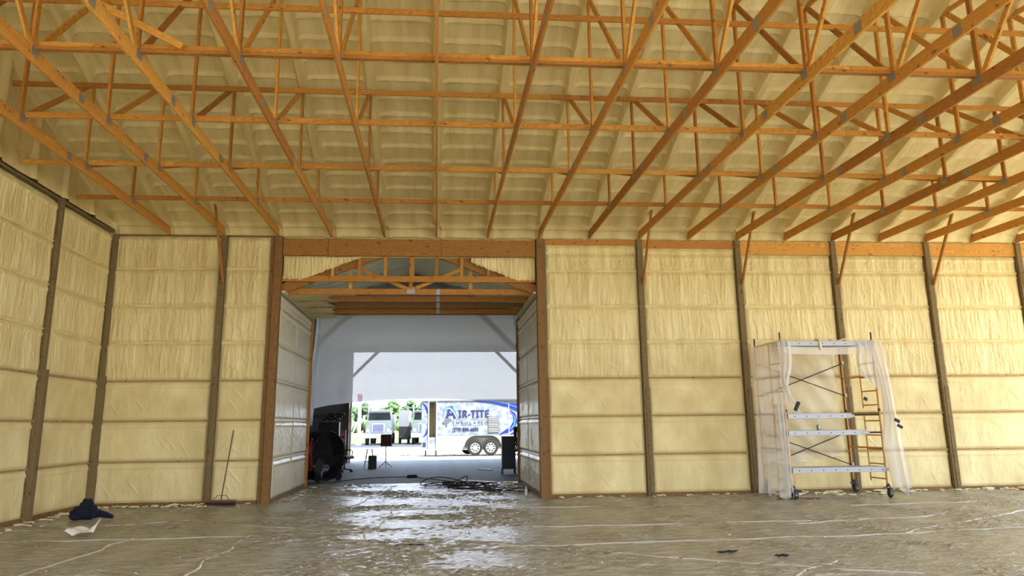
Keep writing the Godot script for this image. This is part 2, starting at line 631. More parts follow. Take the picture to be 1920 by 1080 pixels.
func build_floor() -> void:
	var b := MB.new()
	b.box(Vector3((X_LEFT + X_RIGHT) / 2, -0.1, 9.15), Vector3(X_RIGHT - X_LEFT + 0.5, 0.2, 18.9), 0.0)
	b.box(Vector3(-0.6, -0.1, -2.55), Vector3(6.9, 0.2, 4.7), 0.0)
	structure("floor", b, M.concrete)
	var s := MB.new()
	s.box(Vector3(0.0, -0.104, -13.2), Vector3(30.0, 0.2, 17.2), 0.0)
	structure("floor_shop", s, M.concrete)
	# plastic sheeting over the slab: a wrinkled film
	var wrk := FastNoiseLite.new()
	wrk.seed = 77
	wrk.noise_type = FastNoiseLite.TYPE_SIMPLEX_SMOOTH
	wrk.frequency = 1.0
	wrk.fractal_type = FastNoiseLite.FRACTAL_NONE
	var relief := func(x: float, z: float) -> Vector3:
		var wx := x + 0.5 * wrk.get_noise_2d(x * 0.5, z * 0.5 + 9.0)
		var wz := z + 0.35 * wrk.get_noise_2d(x * 0.6 + 31.0, z * 0.6)
		var n1 := wrk.get_noise_2d(wx * 0.55, wz * 2.6)
		var n2 := wrk.get_noise_2d(wx * 1.3 + 50.0, wz * 4.6)
		var n3 := wrk.get_noise_2d(wx * 3.1 + 9.0, wz * 3.4 + 70.0)
		var patch := 0.45 + 1.25 * smoothstep(-0.2, 0.5, wrk.get_noise_2d(x * 0.35 + 4.0, z * 0.5))
		var h := patch * (0.013 * pow(1.0 - absf(n1), 6.0) + 0.012 * pow(1.0 - absf(n2), 6.0) + 0.008 * pow(1.0 - absf(n3), 7.0))
		return Vector3(x, 0.004 + h, z)
	var f := MB.new()
	f.grid(span(X_LEFT, 17.0, 560), span(0.0, 10.2, 300), relief, false)
	f.grid(span(17.0, X_RIGHT, 2), span(0.0, 10.2, 60), relief, false)
	f.grid(span(X_LEFT, X_RIGHT, 160), span(10.2, 18.2, 60), relief, false)
	f.grid(span(-3.6, 2.4, 150), span(-5.6, 0.0, 150), relief, false)
	for i in range(0, f.n.size()):
		if f.n[i].y < 0:
			f.n[i] = -f.n[i]
	for i in range(0, f.ix.size(), 3):
		var q := f.ix[i + 1]
		f.ix[i + 1] = f.ix[i + 2]
		f.ix[i + 2] = q
	var sh := thing("floor_sheeting", "wrinkled clear plastic sheeting covering the whole concrete floor", "plastic sheet")
	part("film", f, M.floor_film, sh)
	# raised folds where sheets overlap
	var segs := [[-4.6, 9.6, -4.52, 5.4], [-2.66, 9.6, -2.82, 5.45], [-2.82, 5.45, -0.9, 5.26], [-4.27, 3.14, -1.41, 5.28], [-6.6, 5.5, -2.76, 5.46], [0.6, 6.85, 2.98, 8.49], [0.9, 7.24, 5.5, 7.04],
		[5.5, 7.04, 9.0, 6.6], [3.8, 9.85, 4.71, 8.98], [3.0, 8.57, 5.2, 9.95], [-1.78, 2.03, -1.05, -4.7], [-1.17, 8.2, -0.75, 2.25], [5.77, 5.51, 9.5, 4.7], [6.79, 6.82, 11.2, 4.0], [-1.8, 1.82, 5.6, 2.3], [1.59, 5.19, 6.2, 5.16], [-6.9, 4.2, -4.3, 3.1], [8.0, 3.0, 14.0, 2.5]]
	for q in segs:
		var fb := MB.new()
		var pts := []
		var a := Vector3(q[0], 0.016, q[1])
		var e := Vector3(q[2], 0.016, q[3])
		var L := a.distance_to(e)
		var side := (e - a).cross(Vector3.UP).normalized()
		var k := int(maxf(6, L / 0.12))
		for i in k + 1:
			var p := a.lerp(e, float(i) / k)
			pts.append(p + side * 0.09 * wrk.get_noise_2d(p.x * 0.9, p.z * 0.9) + Vector3(0, 0.003 * wrk.get_noise_2d(p.x * 5.0, p.z * 5.0 + 3.0), 0))
		var w := rng.randf_range(0.013, 0.024)
		for i in k:
			var p0: Vector3 = pts[i]
			var p1: Vector3 = pts[i + 1]
			var up := Vector3(0, 0.012, 0)
			fb.quad(p0 + side * w - up, p1 + side * w - up, p1 + side * w * 0.35 + up * 0.4, p0 + side * w * 0.35 + up * 0.4)
			fb.quad(p0 + side * w * 0.35 + up * 0.4, p1 + side * w * 0.35 + up * 0.4, p1 - side * w * 0.35 + up * 0.4, p0 - side * w * 0.35 + up * 0.4)
			fb.quad(p0 - side * w * 0.35 + up * 0.4, p1 - side * w * 0.35 + up * 0.4, p1 - side * w - up, p0 - side * w - up)
		for i in fb.n.size():
			if fb.n[i].y < 0:
				fb.n[i] = -fb.n[i]
		part("fold", fb, M.fold, sh)

func roof_y(z: float) -> float:
	var d := z if z <= RIDGE else 2.0 * RIDGE - z
	return 6.19 + 0.333 * d - 0.22 * exp(-maxf(d, 0.0) / 0.16)

func build_ceiling() -> void:
	var r := MB.new()
	# metal roof above the foam, with thickness
	for s in [-1.0, 1.0]:
		var z0: float = RIDGE + s * 9.75
		var y0 := 6.42 - 0.2
		var y1 := 6.42 + 0.333 * RIDGE
		var a := Vector3(X_LEFT - 0.4, y0, z0)
		var b := Vector3(X_RIGHT + 0.4, y0, z0)
		var c := Vector3(X_RIGHT + 0.4, y1, RIDGE)
		var d := Vector3(X_LEFT - 0.4, y1, RIDGE)
		var up := Vector3(0, 0.12, 0)
		r.quad(a, b, c, d)
		r.quad(d + up, c + up, b + up, a + up)
		r.quad(a, a + up, b + up, b)
		r.quad(a, d, d + up, a + up)
		r.quad(b, b + up, c + up, c)
	var root := structure("ceiling", r, M.metal_sheet)
	# sprayed foam between trusses: pillows over the purlins, thick ribs over the top chords
	var zs := PackedFloat32Array()
	var z := -0.06
	while z < RIDGE:
		zs.append(z)
		z += 0.026
	zs.append(RIDGE)
	var xs := PackedFloat32Array([-0.6095, -0.585, -0.565, -0.55, -0.535, -0.52, -0.505, -0.49, -0.47, -0.44, -0.39, -0.33, -0.26, -0.195, -0.13, -0.065, 0.0, 0.065, 0.13, 0.195, 0.26, 0.33, 0.39, 0.44, 0.47, 0.49, 0.505, 0.52, 0.535, 0.55, 0.565, 0.585, 0.6095])
	var variants := []
	for vv in 4:
		var o := vv * 37.0
		var surf := func(x: float, zz: float) -> Vector3:
			var e := 0.6095 - absf(x)
			var wob := 0.022 * nz.get_noise_3d(x * 1.5, zz * 0.9, o)
			var rib := 1.0 - smoothstep(0.055 + wob, 0.115 + wob, e)
			var y := roof_y(zz)
			var ph := fposmod(zz - 0.42 + 0.018 * nz.get_noise_2d(x * 2.0 + o, zz), 0.465) - 0.2325
			var pur := exp(-pow(ph / 0.032, 2.0))
			y -= 0.058 * pur * (1.0 - rib)
			y -= 0.20 * rib * smoothstep(0.05, 0.75, zz)
			y -= 0.025 * (1.0 - smoothstep(0.1, 0.22, e)) * (1.0 - rib)
			y += 0.010 * nz.get_noise_3d(x * 1.6, zz * 1.6, o + 5.0) * smoothstep(0.0, 0.08, e) + 0.007 * nz.get_noise_3d(x * 16.0, zz * 1.6, o + 9.0) * (1.0 - rib)
			return Vector3(x, y, zz)
		var mb := MB.new()
		mb.grid(xs, zs, surf, false)
		fix_up(mb, -1.0)
		variants.append(mb.mesh())
	var coarse := MB.new()
	var surf2 := func(x: float, zz: float) -> Vector3:
		var rib := 1.0 - smoothstep(0.075, 0.165, 0.6095 - absf(x))
		return Vector3(x, roof_y(zz) - 0.2 * rib * smoothstep(0.05, 0.75, 18.3 - zz), zz)
	coarse.grid(PackedFloat32Array([-0.6095, -0.52, -0.45, 0, 0.45, 0.52, 0.6095]), span(RIDGE, 18.36, 24), surf2, false)
	fix_up(coarse, -1.0)
	var cm := coarse.mesh()
	for k in range(-6, 14):
		var x := (k + 0.5) * BAY
		var o := put("foam_bay", variants[(k * 7 + 42) % 4], M.foam_roof, root, Vector3(x, 0, 0))
		if (k + 60) % 3 == 0:
			o.scale = Vector3(-1, 1, 1) if false else Vector3(1, 1, 1)
		put("foam_bay", cm, M.foam_roof, root, Vector3(x, 0, 0))

func fix_up(mb: MB, want: float) -> void:
	# make normals (and winding) of a sheet point up (1) or down (-1)
	var flips := 0
	for i in mb.n.size():
		if mb.n[i].y * want < 0:
			flips += 1
	if flips > mb.n.size() / 2:
		for i in mb.n.size():
			mb.n[i] = -mb.n[i]
		for i in range(0, mb.ix.size(), 3):
			var q := mb.ix[i + 1]
			mb.ix[i + 1] = mb.ix[i + 2]
			mb.ix[i + 2] = q

# a sprayed wall panel, w wide, h high, origin at its lower middle, facing +z
var panel_cache := {}
func foam_panel(w: float, h: float, ripple: float, vv: int) -> Mesh:
	var key := "%.2f_%.2f_%.2f_%d" % [w, h, ripple, vv]
	if panel_cache.has(key):
		return panel_cache[key]
	var o := vv * 13.7
	var r := RandomNumberGenerator.new()
	r.seed = vv * 91 + int(w * 100) + int(h * 1000)
	var creases := []
	for i in 3:
		var c := Vector2(r.randf_range(-w / 2 + 0.2, w / 2 - 0.2), r.randf_range(0.2, h - 0.2))
		var a := r.randf_range(0.5, 1.1) * (1.0 if r.randf() < 0.5 else -1.0)
		creases.append([c, Vector2(cos(a), sin(a)), r.randf_range(0.12, 0.38)])
	var f := func(x: float, y: float) -> Vector3:
		var e := minf(minf(x + w / 2, w / 2 - x), minf(y, h - y))
		var ed := 1.0 - smoothstep(0.0, 0.055, e)
		var z := 0.012 - 0.034 * ed
		# step roll along the top and bottom where the girt is wrapped
		z += 0.02 * (1.0 - smoothstep(0.0, 0.045, absf(y - (h - 0.10))))
		z += 0.014 * nz.get_noise_3d(x * 1.1, y * 1.4, o)
		z += ripple * 0.020 * nz.get_noise_3d(x * 13.0 + 0.6 * nz.get_noise_2d(x * 2.0, y * 2.0 + o), y * 0.8, o + 3.0) * (1.0 - ed)
		for q in creases:
			var d: Vector2 = Vector2(x, y) - q[0]
			var al: float = d.dot(q[1])
			var pe: float = d.dot(Vector2(-q[1].y, q[1].x))
			if absf(al) < q[2]:
				z += 0.016 * exp(-pow(pe / 0.016, 2.0)) * (1.0 - absf(al) / q[2])
		return Vector3(x, y, z)
	var b := MB.new()
	var us := PackedFloat32Array([-w / 2, -w / 2 + 0.02, -w / 2 + 0.04])
	us.append_array(span(-w / 2 + 0.06, w / 2 - 0.06, int(w / 0.022)))
	us.append_array(PackedFloat32Array([w / 2 - 0.04, w / 2 - 0.02, w / 2]))
	var vs := PackedFloat32Array([0, 0.02, 0.04])
	vs.append_array(span(0.06, h - 0.06, int(maxf(4, h / 0.03))))
	vs.append_array(PackedFloat32Array([h - 0.04, h - 0.02, h]))
	b.grid(us, vs, f, false)
	panel_cache[key] = b.mesh()
	return panel_cache[key]

func wall_bay(root: Node3D, xf: Transform3D, w: float, first: int, smooth_rows: int, film := false, top := 5.93) -> void:
	# panels and girts of one bay; xf maps the local frame (x along wall, z to the room)
	for i in range(0, ROWS.size() - 1):
		var y0: float = ROWS[i] + 0.015
		var y1: float = minf(ROWS[i + 1], top) - 0.015
		if y1 - y0 < 0.15:
			continue
		var smooth := i < smooth_rows
		var m: Material = M.film_wall if film else (M.foam_smooth if smooth else M.foam)
		var o := put("foam_panel", foam_panel(w - 0.02, y1 - y0, 0.25 if smooth else 1.0, (first * 5 + i * 3) % 6), m, root)
		o.transform = xf * Transform3D(Basis(), Vector3(0, y0, 0))
		if i > 0:
			var g := MB.new()
			var thick := 0.038 if i < 4 else 0.03
			g.board(Vector3(-w / 2, ROWS[i], -0.030 if i < 4 else -0.045), Vector3(w / 2, ROWS[i], -0.030 if i < 4 else -0.045), 0.09, thick, Vector3.UP, 0.003, uvo())
			var gg := part("girt", g, M.film_wall if film else M.girt if i < 4 else M.foam_smooth, root)
			gg.transform = xf
	var bp := MB.new()
	bp.board(Vector3(-w / 2, 0.035, -0.01), Vector3(w / 2, 0.035, -0.01), 0.06, 0.09, Vector3.UP, 0.004, uvo())
	var bo := part("skirt_board", bp, M.jamb, root)
	bo.transform = xf

func build_far_wall() -> void:
	var b := MB.new()
	var zc := -0.14
	b.box(Vector3((X_LEFT - 0.25 - 3.66) / 2, 3.2, zc), Vector3(-3.66 - X_LEFT + 0.25, 6.4, 0.16), 0.0)
	b.box(Vector3((X_RIGHT + 0.25 + 2.44) / 2, 3.2, zc), Vector3(X_RIGHT + 0.25 - 2.44, 6.4, 0.16), 0.0)
	b.box(Vector3(-0.61, 5.94, zc - 0.02), Vector3(6.4, 0.9, 0.12), 0.0)
	var w := structure("wall_back", b, M.foam_smooth)
	var posts := [-7.31, -4.876, -3.66, 2.44, 4.876, 7.314, 9.752, 12.19, 14.628, 17.07]
	for i in posts.size() - 1:
		if i == 2:
			continue
		var x0: float = posts[i] + (0.16 if i == 3 else 0.08 if i > 0 else 0.0)
		var x1: float = posts[i + 1] - (0.16 if i == 1 else 0.08)
		if i <= 8:
			wall_bay(w, Transform3D(Basis(), Vector3((x0 + x1) / 2, 0, 0)), x1 - x0, i, 3, false, 5.93 if i < 3 else 5.60)
		else:
			var q := put("foam_panel", foam_panel(x1 - x0, 5.5, 0.5, 0), M.foam, w)
			q.position = Vector3((x0 + x1) / 2, 0.06, 0)
		# eave board over the bay
		if i >= 3:
			var e := MB.new()
			var lo := 5.80 if i == 3 else 5.74 if i == 4 else 5.60
			e.board(Vector3(x0 - 0.06, (lo + 5.93) / 2, 0.0), Vector3(x1 + 0.06, (lo + 5.93) / 2, 0.0), 0.038, 5.93 - lo, Vector3.UP, 0.003, uvo())
			part("eave_board", e, M.wood1 if i < 5 else M.wood2, w)
			if i < 5:
				var fo := put("foam_panel", foam_panel(x1 - x0, lo - 5.60 + 0.02, 0.6, i), M.foam, w)
				fo.position = Vector3((x0 + x1) / 2, 5.585, 0.004)
	# posts, each a thing of its own
	var words := ["corner post where the far wall meets the left wall", "post between the wide and the narrow foam bay left of the doorway", "", "", "first wall post to the right of the doorway", "wall post just behind the scaffold's draped end", "wall post rising behind the middle of the scaffold", "first wall post to the right of the scaffold", "second wall post to the right of the scaffold", "third wall post to the right of the scaffold"]
	for i in range(0, 10):
		if i == 2 or i == 3:
			continue
		var x: float = posts[i]
		var t := thing("wall_post", "rough timber " + words[i], "post", Vector3(x, 0, 0), "timber wall posts")
		var p := MB.new()
		if i == 0:
			p.board(Vector3(0.05, 0, 0.05), Vector3(0.05, 2.75, 0.05), 0.15, 0.17, Vector3.BACK, 0.006, uvo())
			p.board(Vector3(0.04, 2.75, 0.03), Vector3(0.04, 5.95, 0.03), 0.10, 0.13, Vector3.BACK, 0.006, uvo())
			part("shaft", p, M.post, t)
		else:
			p.board(Vector3(0, 0, 0.0), Vector3(0, 5.94, 0.0), 0.135, 0.17, Vector3.BACK, 0.006, uvo())
			part("shaft", p, M.post, t)
			if i == 1 or i > 3:
				var q := MB.new()
				q.board(Vector3(0.03, 0, 0.05), Vector3(0.03, 2.4, 0.05), 0.10, 0.10, Vector3.BACK, 0.005, uvo())
				part("lower_ply", q, M.post, t)
	# eave trim line above the left bays
	var tr := MB.new()
	tr.board(Vector3(-7.2, 5.94, 0.02), Vector3(-3.7, 5.94, 0.02), 0.05, 0.03, Vector3.UP, 0.004)
	structure("trim_1", tr, M.jamb)

func build_left_wall() -> void:
	var b := MB.new()
	b.box(Vector3(X_LEFT - 0.22, 3.0, 9.15), Vector3(0.16, 6.2, 18.9), 0.0)
	# gable triangle
	var g := PackedVector2Array([Vector2(-0.3, 6.0), Vector2(18.6, 6.0), Vector2(18.6, 6.3), Vector2(RIDGE, 9.55), Vector2(-0.3, 6.3)])
	b.ext(g, 0.1, Transform3D(Basis(Vector3(0, 0, 1), Vector3.UP, Vector3(-1, 0, 0)), Vector3(X_LEFT - 0.22, 0, 0)))
	var w := structure("wall_left", b, M.foam_smooth)
	var face := Basis(Vector3(0, 0, -1), Vector3.UP, Vector3(1, 0, 0))
	var zs := [0.02, 2.68, 5.12, 7.56, 10.0, 12.44, 14.88, 17.32]
	for i in zs.size() - 1:
		var z0: float = zs[i] + (0.08 if i > 0 else 0.06)
		var z1: float = zs[i + 1] - 0.08
		if i < 3:
			wall_bay(w, Transform3D(face, Vector3(X_LEFT - 0.03, 0, (z0 + z1) / 2)), z1 - z0, i + 11, 3, false, 5.93)
		else:
			var q := put("foam_panel", foam_panel(z1 - z0, 5.85, 0.5, 0), M.foam, w)
			q.transform = Transform3D(face, Vector3(X_LEFT - 0.03, 0.06, (z0 + z1) / 2))
		if i > 0:
			var t := thing("gable_post", "rough timber post on the left wall, %s from the corner" % ordinal(i - 1), "post", Vector3(X_LEFT + 0.01, 0, zs[i]), "left wall posts")
			var p := MB.new()
			p.board(Vector3(-0.03, 2.7, 0), Vector3(-0.03, 6.1, 0), 0.13, 0.10, Vector3.RIGHT, 0.006, uvo())
			part("shaft", p, M.post, t)
			var q2 := MB.new()
			q2.board(Vector3(0.0, 0, 0), Vector3(0.0, 2.72, 0), 0.17, 0.15, Vector3.RIGHT, 0.006, uvo())
			part("lower_ply", q2, M.post, t)
	# gable above the plate: foam set back between foam-coated studs
	var pl := MB.new()
	pl.board(Vector3(X_LEFT - 0.02, 6.0, 0.1), Vector3(X_LEFT - 0.02, 6.0, 18.2), 0.06, 0.05, Vector3.UP, 0.006, uvo())
	part("plate", pl, M.post, w)
	for i in 14:
		var z0 := 0.15 + i * 1.27
		var z1 := z0 + 1.27
		var mid := (z0 + z1) / 2
		var f := func(z: float, v: float) -> Vector3:
			var top := roof_y(z) + 0.05
			var y := lerpf(6.03, top, v)
			var e := minf(z - z0, z1 - z)
			var rib := 1.0 - smoothstep(0.05, 0.14, e)
			var x := X_LEFT + 0.02 + 0.06 * rib + 0.03 * (1.0 - smoothstep(0.0, 0.12, y - 6.03)) + 0.02 * nz.get_noise_2d(z * 2.0, y * 2.0)
			return Vector3(x, y, z)
		var m := MB.new()
		m.grid(span(z0, z1, 22), span(0, 1, 24), f, true)
		part("gable_foam", m, M.foam_smooth, w)

func build_open_sides() -> void:
	# the camera side and the right end stand open to the yard: posts, header and gable only
	var b := MB.new()
	b.box(Vector3((X_LEFT + X_RIGHT) / 2, 6.0, Z_REAR + 0.05), Vector3(X_RIGHT - X_LEFT + 0.5, 0.7, 0.14), 0.0)
	for i in 6:
		b.box(Vector3(X_LEFT + i * 4.876, 3.0, Z_REAR + 0.05), Vector3(0.2, 6.0, 0.2), 0.01)
	structure("wall_front", b, M.foam_smooth)
	var c := MB.new()
	var g := PackedVector2Array([Vector2(-0.3, 5.9), Vector2(18.6, 5.9), Vector2(18.6, 6.3), Vector2(RIDGE, 9.5), Vector2(-0.3, 6.3)])
	c.ext(g, 0.12, Transform3D(Basis(Vector3(0, 0, 1), Vector3.UP, Vector3(-1, 0, 0)), Vector3(X_RIGHT + 0.16, 0, 0)))
	for z in [0.1, 6.1, 12.2, 18.2]:
		c.box(Vector3(X_RIGHT + 0.1, 3.0, z), Vector3(0.2, 6.0, 0.2), 0.01)
	structure("wall_right", c, M.foam_smooth)

# ------------------------------------------------------------------ trusses
func build_truss(label: String, at: Vector3) -> Node3D:
	var t := thing("roof_truss", label, "truss", at, "timber roof trusses")
	var th := 0.038
	var cd := 0.184
	var bot := cd + 0.02
	var cuts := [0.03, 5.3, 12.9, 18.25]
	for i in 3:
		var c := MB.new()
		c.board(Vector3(0, cd / 2, cuts[i]), Vector3(0, cd / 2, cuts[i + 1] - 0.003), th, cd, Vector3.UP, 0.004, uvo())
		part("bottom_chord", c, wood(), t)
	var pm := MB.new()
	pm.box(Vector3.ZERO, Vector3(th + 0.006, 0.13, 0.17), 0.0)
	var plate := pm.mesh()
	var vz := [2.456, 4.66, 6.9, RIDGE]
	var tops := []
	for i in 4:
		tops.append(roof_y(vz[i]) - 0.12 - CH)
	for s in [0, 1]:
		for i in 4:
			if s == 1 and i == 3:
				continue
			var z: float = vz[i] if s == 0 else 2 * RIDGE - vz[i]
			var w := MB.new()
			w.board(Vector3(0, cd, z), Vector3(0, tops[i], z), th, 0.089, Vector3.BACK, 0.004, uvo())
			part("post_web", w, wood(), t)
			var pz: float = z
			put("nail_plate", plate, M.galv, t, Vector3(0, cd * 0.78, pz - 0.03))
			if i > 0:
				var dgn := MB.new()
				var zp: float = vz[i - 1] if s == 0 else 2 * RIDGE - vz[i - 1]
				var sg := 1.0 if s == 0 else -1.0
				dgn.board(Vector3(0, cd - 0.01, z - sg * 0.07), Vector3(0, tops[i - 1] - 0.02, zp + sg * 0.04), th * 0.98, 0.089, Vector3.UP, 0.004, uvo())
				part("diagonal_web", dgn, wood(), t)
		if s == 1:
			var d2 := MB.new()
			d2.board(Vector3(0, cd - 0.01, RIDGE + 0.07), Vector3(0, tops[2] - 0.02, 2 * RIDGE - vz[2] - 0.04), th * 0.98, 0.089, Vector3.UP, 0.004, uvo())
			part("diagonal_web", d2, M.wood2, t)
	# strut from the top of the third post towards the king post
	for sg in [-1.0, 1.0]:
		var st := MB.new()
		st.board(Vector3(0, tops[2] - 0.05, RIDGE + sg * (RIDGE - vz[2] - 0.05)), Vector3(0, tops[2] - 0.28, RIDGE + sg * 0.05), th * 0.96, 0.089, Vector3.UP, 0.004, uvo())
		part("strut", st, wood(), t)
	for z in [5.3, 7.8, 10.5, 12.9]:
		put("nail_plate", plate, M.galv, t, Vector3(0, cd * 0.5, z))
	return t

func build_trusses() -> void:
	var base := []
	for k in range(-5, 14):
		var i := k + 5
		var label := "%s timber roof truss counted from the left wall" % ordinal(i) if i < 20 else "timber roof truss farthest from the left wall"
		var at := Vector3(k * BAY, CH, 0)
		if i < 5:
			base.append(build_truss(label, at))
		else:
			copy_of(base[(i * 3) % 5], at, label)

func long_brace(label: String, y: float, z: float, h: float, w: float, tone: Material, seam: float, tee := false) -> void:
	var t := thing("lateral_brace", label, "brace", Vector3(X_LEFT + 0.1, y, z), "long lateral braces across the trusses")
	var x := 0.0
	var L := X_RIGHT - X_LEFT - 0.2
	var i := 0
	while x < L:
		var e := minf(x + (seam if i == 0 else 4.876), L)
		var b := MB.new()
		b.board(Vector3(x, h / 2, 0), Vector3(e - 0.004, h / 2, 0), w, h, Vector3.UP, 0.004, uvo())
		part("board", b, tone if i % 2 == 0 else M.wood0, t)
		if tee:
			var f := MB.new()
			f.board(Vector3(x, -0.02, 0.03), Vector3(e - 0.004, -0.02, 0.03), 0.089, 0.038, Vector3.UP, 0.004, uvo())
			part("board", f, M.wood3, t)
		x = e
		i += 1

func build_bracing() -> void:
	var top := CH + 0.184
	long_brace("long timber brace over the truss chords, nearest the far wall", top, 2.36, 0.089, 0.038, M.wood1, 3.4)
	long_brace("long timber brace over the truss chords, second from the far wall", top, 4.57, 0.089, 0.038, M.wood2, 2.6)
	long_brace("long timber brace over the truss chords, third from the far wall", top, 6.80, 0.089, 0.038, M.wood0, 4.1)
	long_brace("thick tee-shaped timber brace along the middle of the trusses", top + 0.04, 9.05, 0.089, 0.038, M.wood2, 3.0, true)
	long_brace("thin upper brace across the diagonals, the lower and farther one", 7.34, 5.14, 0.089, 0.038, M.wood3, 4.4)
	long_brace("thin upper brace across the diagonals, highest in the picture", 7.47, 7.80, 0.089, 0.038, M.wood1, 2.2)
	# knee braces from posts up to the trusses
	var words := {-4: "knee brace leaning from the post left of the doorway", 4: "knee brace at the first post right of the doorway", 6: "knee brace above the scaffold's draped end", 8: "knee brace directly above the scaffold", 10: "knee brace at the first post right of the scaffold", 12: "knee brace at the second post right of the scaffold"}
	for k in words:
		var b := MB.new()
		b.board(Vector3(0, 0, 0), Vector3(0.0, 1.54, 1.07), 0.038, 0.089, Vector3.BACK, 0.004, uvo())
		var o := part("knee_brace", b, M.wood3, self, Vector3(k * BAY + 0.045, 4.86, 0.09))
		tag(o, "timber " + words[k], "brace", "knee braces at the wall posts")
	var d := MB.new()
	d.board(Vector3(0, 0, 0), Vector3(-2.75, 1.42, 0), 0.038, 0.089, Vector3.UP, 0.004, uvo())
	tag(part("diagonal_brace", d, M.wood2, self, Vector3(-3.1, 6.16, 9.24)), "pale timber diagonal brace ending on the tee-shaped brace", "brace")

# ------------------------------------------------------------------ passage between the barns
func build_passage() -> void:
	# doorway posts
	for s in [0, 1]:
		var x := -3.63 if s == 0 else 2.45
		var t := thing("doorway_post", "thick brown timber post at the doorway's " + ("edge beside the broom" if s == 0 else "edge nearer the scaffold"), "post", Vector3(x, 0, 0), "doorway posts")
		var a := MB.new()
		a.board(Vector3(0, 0, 0.02), Vector3(0, 5.93, 0.02), 0.17, 0.20, Vector3.BACK, 0.006, uvo())
		part("shaft", a, M.jamb, t)
		var c := MB.new()
		var o := -0.13 if s == 0 else 0.125
		c.board(Vector3(o, 0, 0.0), Vector3(o, 2.66 if s == 1 else 5.93, 0.0), 0.075 if s == 0 else 0.07, 0.15, Vector3.BACK, 0.005, uvo())
		part("outer_ply", c, M.jamb, t)
		if s == 1:
			var e := MB.new()
			e.board(Vector3(o - 0.02, 2.67, 0.0), Vector3(o - 0.02, 5.93, 0.0), 0.05, 0.13, Vector3.BACK, 0.005, uvo())
			part("outer_ply", e, M.post, t)
	# header beam in three lengths of plywood
	var h := thing("header_beam", "deep orange-brown plywood header beam over the doorway", "beam", Vector3(-0.6, 5.49, 0.03))
	var cuts := [-2.93, -1.9, 0.72, 2.94]
	for i in 3:
		var b := MB.new()
		b.board(Vector3(cuts[i], 0.2, 0), Vector3(cuts[i + 1] - 0.008, 0.2, 0), 0.09, 0.405, Vector3.UP, 0.004, uvo())
		part("sheet", b, [M.ply, M.ply, M.ply][i], h)
	# gable studs and plate below the beam
	var g := thing("stud_wall", "stud frame with plate and rafters under the header beam", "frame", Vector3(-0.6, 4.9, -0.1))
	var pl := MB.new()
	pl.board(Vector3(-2.95, 0.07, 0), Vector3(2.95, 0.07, 0), 0.05, 0.14, Vector3.UP, 0.004, uvo())
	part("plate", pl, M.wood1, g)
	for x in [-1.81, -1.19, -0.59, 0.03, 0.61, 1.2, 1.83, 2.4]:
		var st := MB.new()
		var wd := 0.11 if absf(x - 0.03) < 0.01 else 0.07
		st.board(Vector3(x, 0.14, 0), Vector3(x, 0.62, 0), wd, 0.045, Vector3.BACK, 0.004, uvo())
		part("stud", st, wood(), g)
	for s in [-1.0, 1.0]:
		var rf := MB.new()
		rf.board(Vector3(s * 3.0, -0.17, -0.12), Vector3(0, 1.0, -0.12), 0.045, 0.235, Vector3.UP, 0.004, uvo())
		part("rafter", rf, M.ply, g)
	# ragged foam left and right below the beam
	for s in [0, 1]:
		var f := MB.new()
		var x0 := -3.52 if s == 0 else 2.34
		var x1 := -1.72 if s == 0 else 0.82
		var surf := func(x: float, v: float) -> Vector3:
			var u := (x - x0) / (x1 - x0)
			var depth := 0.46 * (1.0 - smoothstep(0.25, 1.0, u)) if s == 0 else 0.50 * (1.0 - smoothstep(0.15, 1.0, u)) - 0.05 * absf(sin(u * 17.0))
			depth = maxf(maxf(depth, 0.03), minf(0.55, 0.39 * absf(x + 0.6) - 0.42)) + 0.03 * nz.get_noise_2d(x * 8.0, 3.0)
			var y := 5.50 - depth * v
			var z := -0.03 + 0.03 * nz.get_noise_2d(x * 16.0, y * 1.2) - 0.04 * pow(absf(v * 2.0 - 1.0), 6.0)
			return Vector3(x, y, z)
		f.grid(span(minf(x0, x1), maxf(x0, x1), 90), span(0, 1, 16), surf, true)
		tag(part("foam_patch", f, M.foam_smooth, self), "ragged cream foam patch under the header beam's " + ("end beside the broom, long and tapering" if s == 0 else "end nearer the scaffold, scalloped"), "foam")
	# walls of the passage, filmed over
	for s in [0, 1]:
		var b := MB.new()
		var x := -3.68 if s == 0 else 2.52
		b.box(Vector3(x, 3.05, -2.5), Vector3(0.14, 6.2, 4.75), 0.0)
		var w := structure("wall_passage_" + ("left" if s == 0 else "right"), b, M.film_wall)
		var face := Basis(Vector3(0, 0, -1), Vector3.UP, Vector3(1, 0, 0)) if s == 0 else Basis(Vector3(0, 0, 1), Vector3.UP, Vector3(-1, 0, 0))
		for i in 2:
			wall_bay(w, Transform3D(face, Vector3(-3.565 if s == 0 else 2.405, 0, -1.28 - 2.36 * i)), 2.3, i + 3 + s * 4, 7, true, 4.62)
		var e := MB.new()
		e.board(Vector3(-3.55 if s == 0 else 2.39, 0, -4.82), Vector3(-3.55 if s == 0 else 2.39, 4.75, -4.82), 0.10, 0.14, Vector3.BACK, 0.005, uvo())
		part("end_stud", e, M.wood1 if s == 0 else M.jamb, w)
		var c := MB.new()
		c.board(Vector3(-3.52 if s == 0 else 2.36, 4.66, -0.1), Vector3(-3.52 if s == 0 else 2.36, 4.66, -4.8), 0.12, 0.05, Vector3.UP, 0.005, uvo())
		part("top_rail", c, M.film_wall, w)
	# one small truss and three joists carrying the passage roof
	var names := ["nearest", "second", "third", "fourth"]
